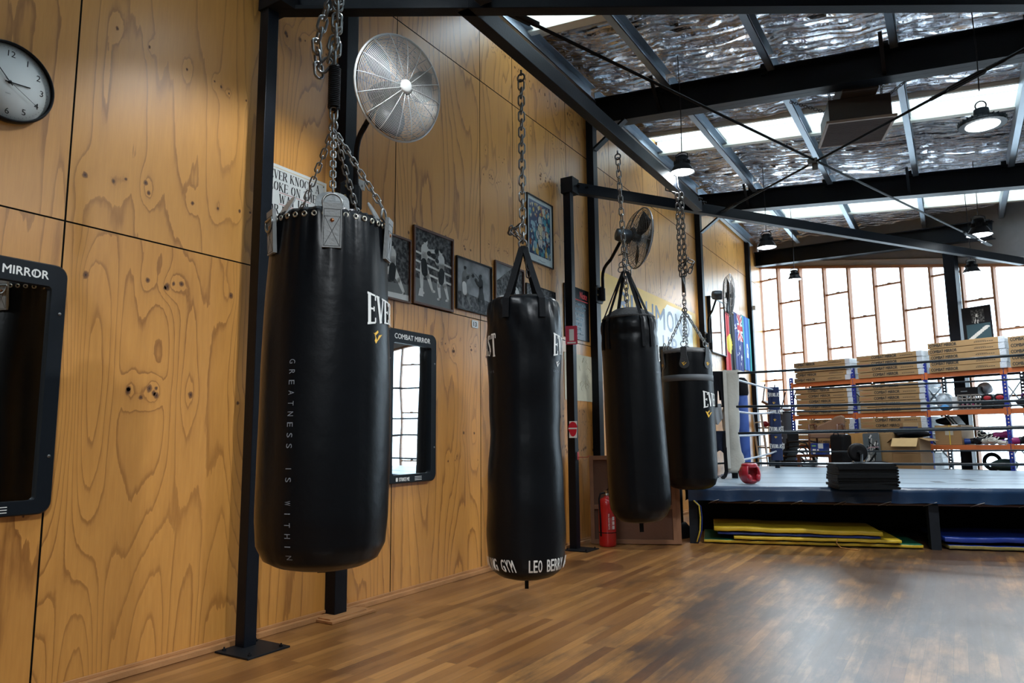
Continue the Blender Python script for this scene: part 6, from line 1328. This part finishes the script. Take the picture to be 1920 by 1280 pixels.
# rack in the corner behind the ring posts
t = thing('wooden_rack', 'open timber rack in the far left corner behind the blue pad', 'rack', M=WM(.85, 1.0, 0)); b = MB()
for x in (-.25, .22):
    for z in (-.2, .18): b.box(x, x+.035, 0, 1.86, z, z+.03)
b.build('posts', DRKW, t)
for y in (.55, .98, 1.42, 1.84): tr_(t, 'shelf', lambda b: b.box(-.25, .255, y, y+.03, -.2, .21), DRKW)
WR = WM(.62, 1.15, 0)
def onrack(x, y, z): return WM(.85+x, 1.0+z, y)
def red_glove(lab, x, y, z, rot=0, sc=1): 
    t = thing('boxing_glove', lab, 'boxing glove', M=onrack(x, y, z) @ Matrix.Rotation(rot, 4, 'Y') @ Matrix.Scale(sc, 4), group='red gloves on the corner rack'); b = MB(); b.ell((.02, .07, 0), (.08, .07, .06)); b.build('fist', RDP, t); b = MB(); b.ell((.0, .075, .055), (.05, .03, .025)); b.build('thumb', RDP, t)
red_glove('red boxing glove on top of the corner rack', -.05, 1.871, .05); red_glove('red boxing glove on the corner rack, left on the upper shelf', -.17, 1.451, .08, .4); red_glove('red boxing glove on the corner rack, middle of the upper shelf', .0, 1.451, .08, 2.); red_glove('red boxing glove on the corner rack, right on the upper shelf', .16, 1.451, .08, 1.)
t = thing('drink_bottle', 'bright orange drink bottle standing on the corner rack', 'bottle', M=onrack(.12, 1.011, .10)); MX = Matrix.Rotation(-PI/2, 4, 'X'); OB = mat('bottle_orange', (.85, .09, .01), .35); b = MB(); b.lathe([(.055, 0), (.06, .02), (.06, .18), (.05, .21)], 20, 0, MX); b.build('bottle_body', OB, t); b = MB(); b.lathe([(.045, .21), (.065, .22), (.065, .26), (.03, .285), (.03, .30)], 20, 0, MX); b.build('cap', OB, t)
t = thing('teal_helmet', 'dark teal headguard on the top of the corner rack', 'headgear', M=onrack(.14, 1.871, .06)); b = MB(); b.ell((0, .09, 0), (.1, .09, .09)); b.build('shell', mat('helmet_teal', (.02, .07, .09), .35), t)
t = thing('step_ladder', 'folded silver ladder leaning in front of the corner rack', 'ladder', M=WM(1.12, 1.68, 0) @ Matrix.Rotation(rad(6), 4, 'Z')); AL = mat('aluminium', (.55, .57, .58), .35, .8)
for x in (-.11, .11): tr_(t, 'rail', lambda b: b.box(x-.015, x+.015, 0, 1.75, -.02, .02), AL)
for k in range(6): tr_(t, 'step', lambda b: b.box(-.1, .1, .25+k*.26, .27+k*.26, -.04, .04), AL)
t = thing('upturned_chair', 'dark wooden chair laid upside down on top of the far corner clutter', 'chair', M=WM(1.12, 1.15, 1.875) @ Matrix.Rotation(rad(-22), 4, 'Z')); b = MB(); b.box(-.32, .22, .0, .05, -.2, .2); b.build('seat', DRKW, t, bevel=.004)
for x in (-.3, .2):
    for z in (-.18, .18): tr_(t, 'leg', lambda b: b.tube([(x, .05, z), (x*1.1-.04, .42, z)], .014, 6), BLK2)
t = thing('storage_trunk', 'dark trunk stacked under the upturned chair behind the blue pad', 'trunk', M=WM(1.13, 1.1, 0)); b = MB(); b.box(-.07, .16, 0, 1.77, -.18, .18); b.build('trunk_body', mat('trunk_dark', (.03, .03, .035), .6), t, bevel=.01)
for k in range(6): tr_(t, 'pale_panel', lambda b: b.box(-.055, .145, .95+k*.12, .99+k*.12, .18, .19), mat('pale_plastic', (.45, .5, .55), .4))
t = thing('rolled_mat', 'tall blue rolled mat standing in the corner left of the rack', 'rolled mat', (.64, 13.3, 0)); b = MB(); b.lathe([(.105, 0), (.105, 2.22), (.09, 2.235), (.03, 2.20)], 26); b.build('roll', mat('roll_blue', (.01, .055, .26), .6), t); b = MB(); b.lathe([(.112, 1.98), (.125, 2.02), (.12, 2.24), (.07, 2.30), (.001, 2.31)], 20); b.build('cloth_cap', BT, t)
t = thing('trainers', 'yellow and white trainers beside the blue corner pad', 'shoes', M=WM(1.47, 1.78, .86)); b = MB(); b.ell((-.06, .05, .0), (.10, .05, .05)); b.ell((.06, .04, .03), (.09, .04, .04)); b.build('uppers', mat('shoe_yellow', (.6, .42, .08), .5, 0, .5, 30), t)
t = thing('small_bench', 'pale wooden bench top behind the blue corner pad', 'bench', M=WM(1.5, 1.78, 0)); b = MB(); b.prism(rrect(-.2, .24, .82, .86, .015), -.15, .15); b.build('seat', RAWW, t)
for x in (-.16, .2): tr_(t, 'leg', lambda b: b.box(x-.02, x+.02, 0, .82, -.1, .1), BLK2)

# ------------------------------------------------------------------ details belong to the part that carries them
def world(o):
    m = o.matrix_parent_inverse @ o.matrix_basis
    return world(o.parent) @ m if o.parent else o.matrix_basis.copy()
def reparent(c, np_):
    w_ = world(c); c.parent = np_; c.matrix_parent_inverse = (world(np_).inverted() @ w_ @ c.matrix_basis.inverted())
RULE = {'punching_bag': {'body': ('lettering', 'emblem', 'eyelets', 'lacing', 'band')}, 'wall_mirror': {'frame': ('lettering', 'screws')}, 'wall_clock': {'dial': ('numerals', 'pin')},
        'pendant_lamp': {'reflector': ('lens',), 'housing': ('hook',)}, 'fire_extinguisher': {'cylinder': ('label', 'band'), 'valve': ('handle', 'hose')}, 'wall_fan': {'front_grille': ('hub_badge', 'rim')},
        'wall_sign': {'board': ('lettering', 'screws')}, 'notice_board': {'board': ('lettering',)}, 'boxing_ring': {'deck': ('seam_tape', 'tape_patches'), 'lacing_pipe': ('lacing',)}, 'boxing_headgear': {'shell': ('brow_pad', 'cheek_pads')}, 'wall_banner': {'sheet': ('lettering',)}}
for o in [q for q in bpy.data.objects if q.parent is None]:
    ru = RULE.get(o.name.split('.')[0])
    if not ru: continue
    ch = list(o.children)
    for host, kids in ru.items():
        h_ = next((c for c in ch if c.name.split('.')[0] == host), None)
        if h_:
            for c in ch:
                if c.name.split('.')[0] in kids: reparent(c, h_)
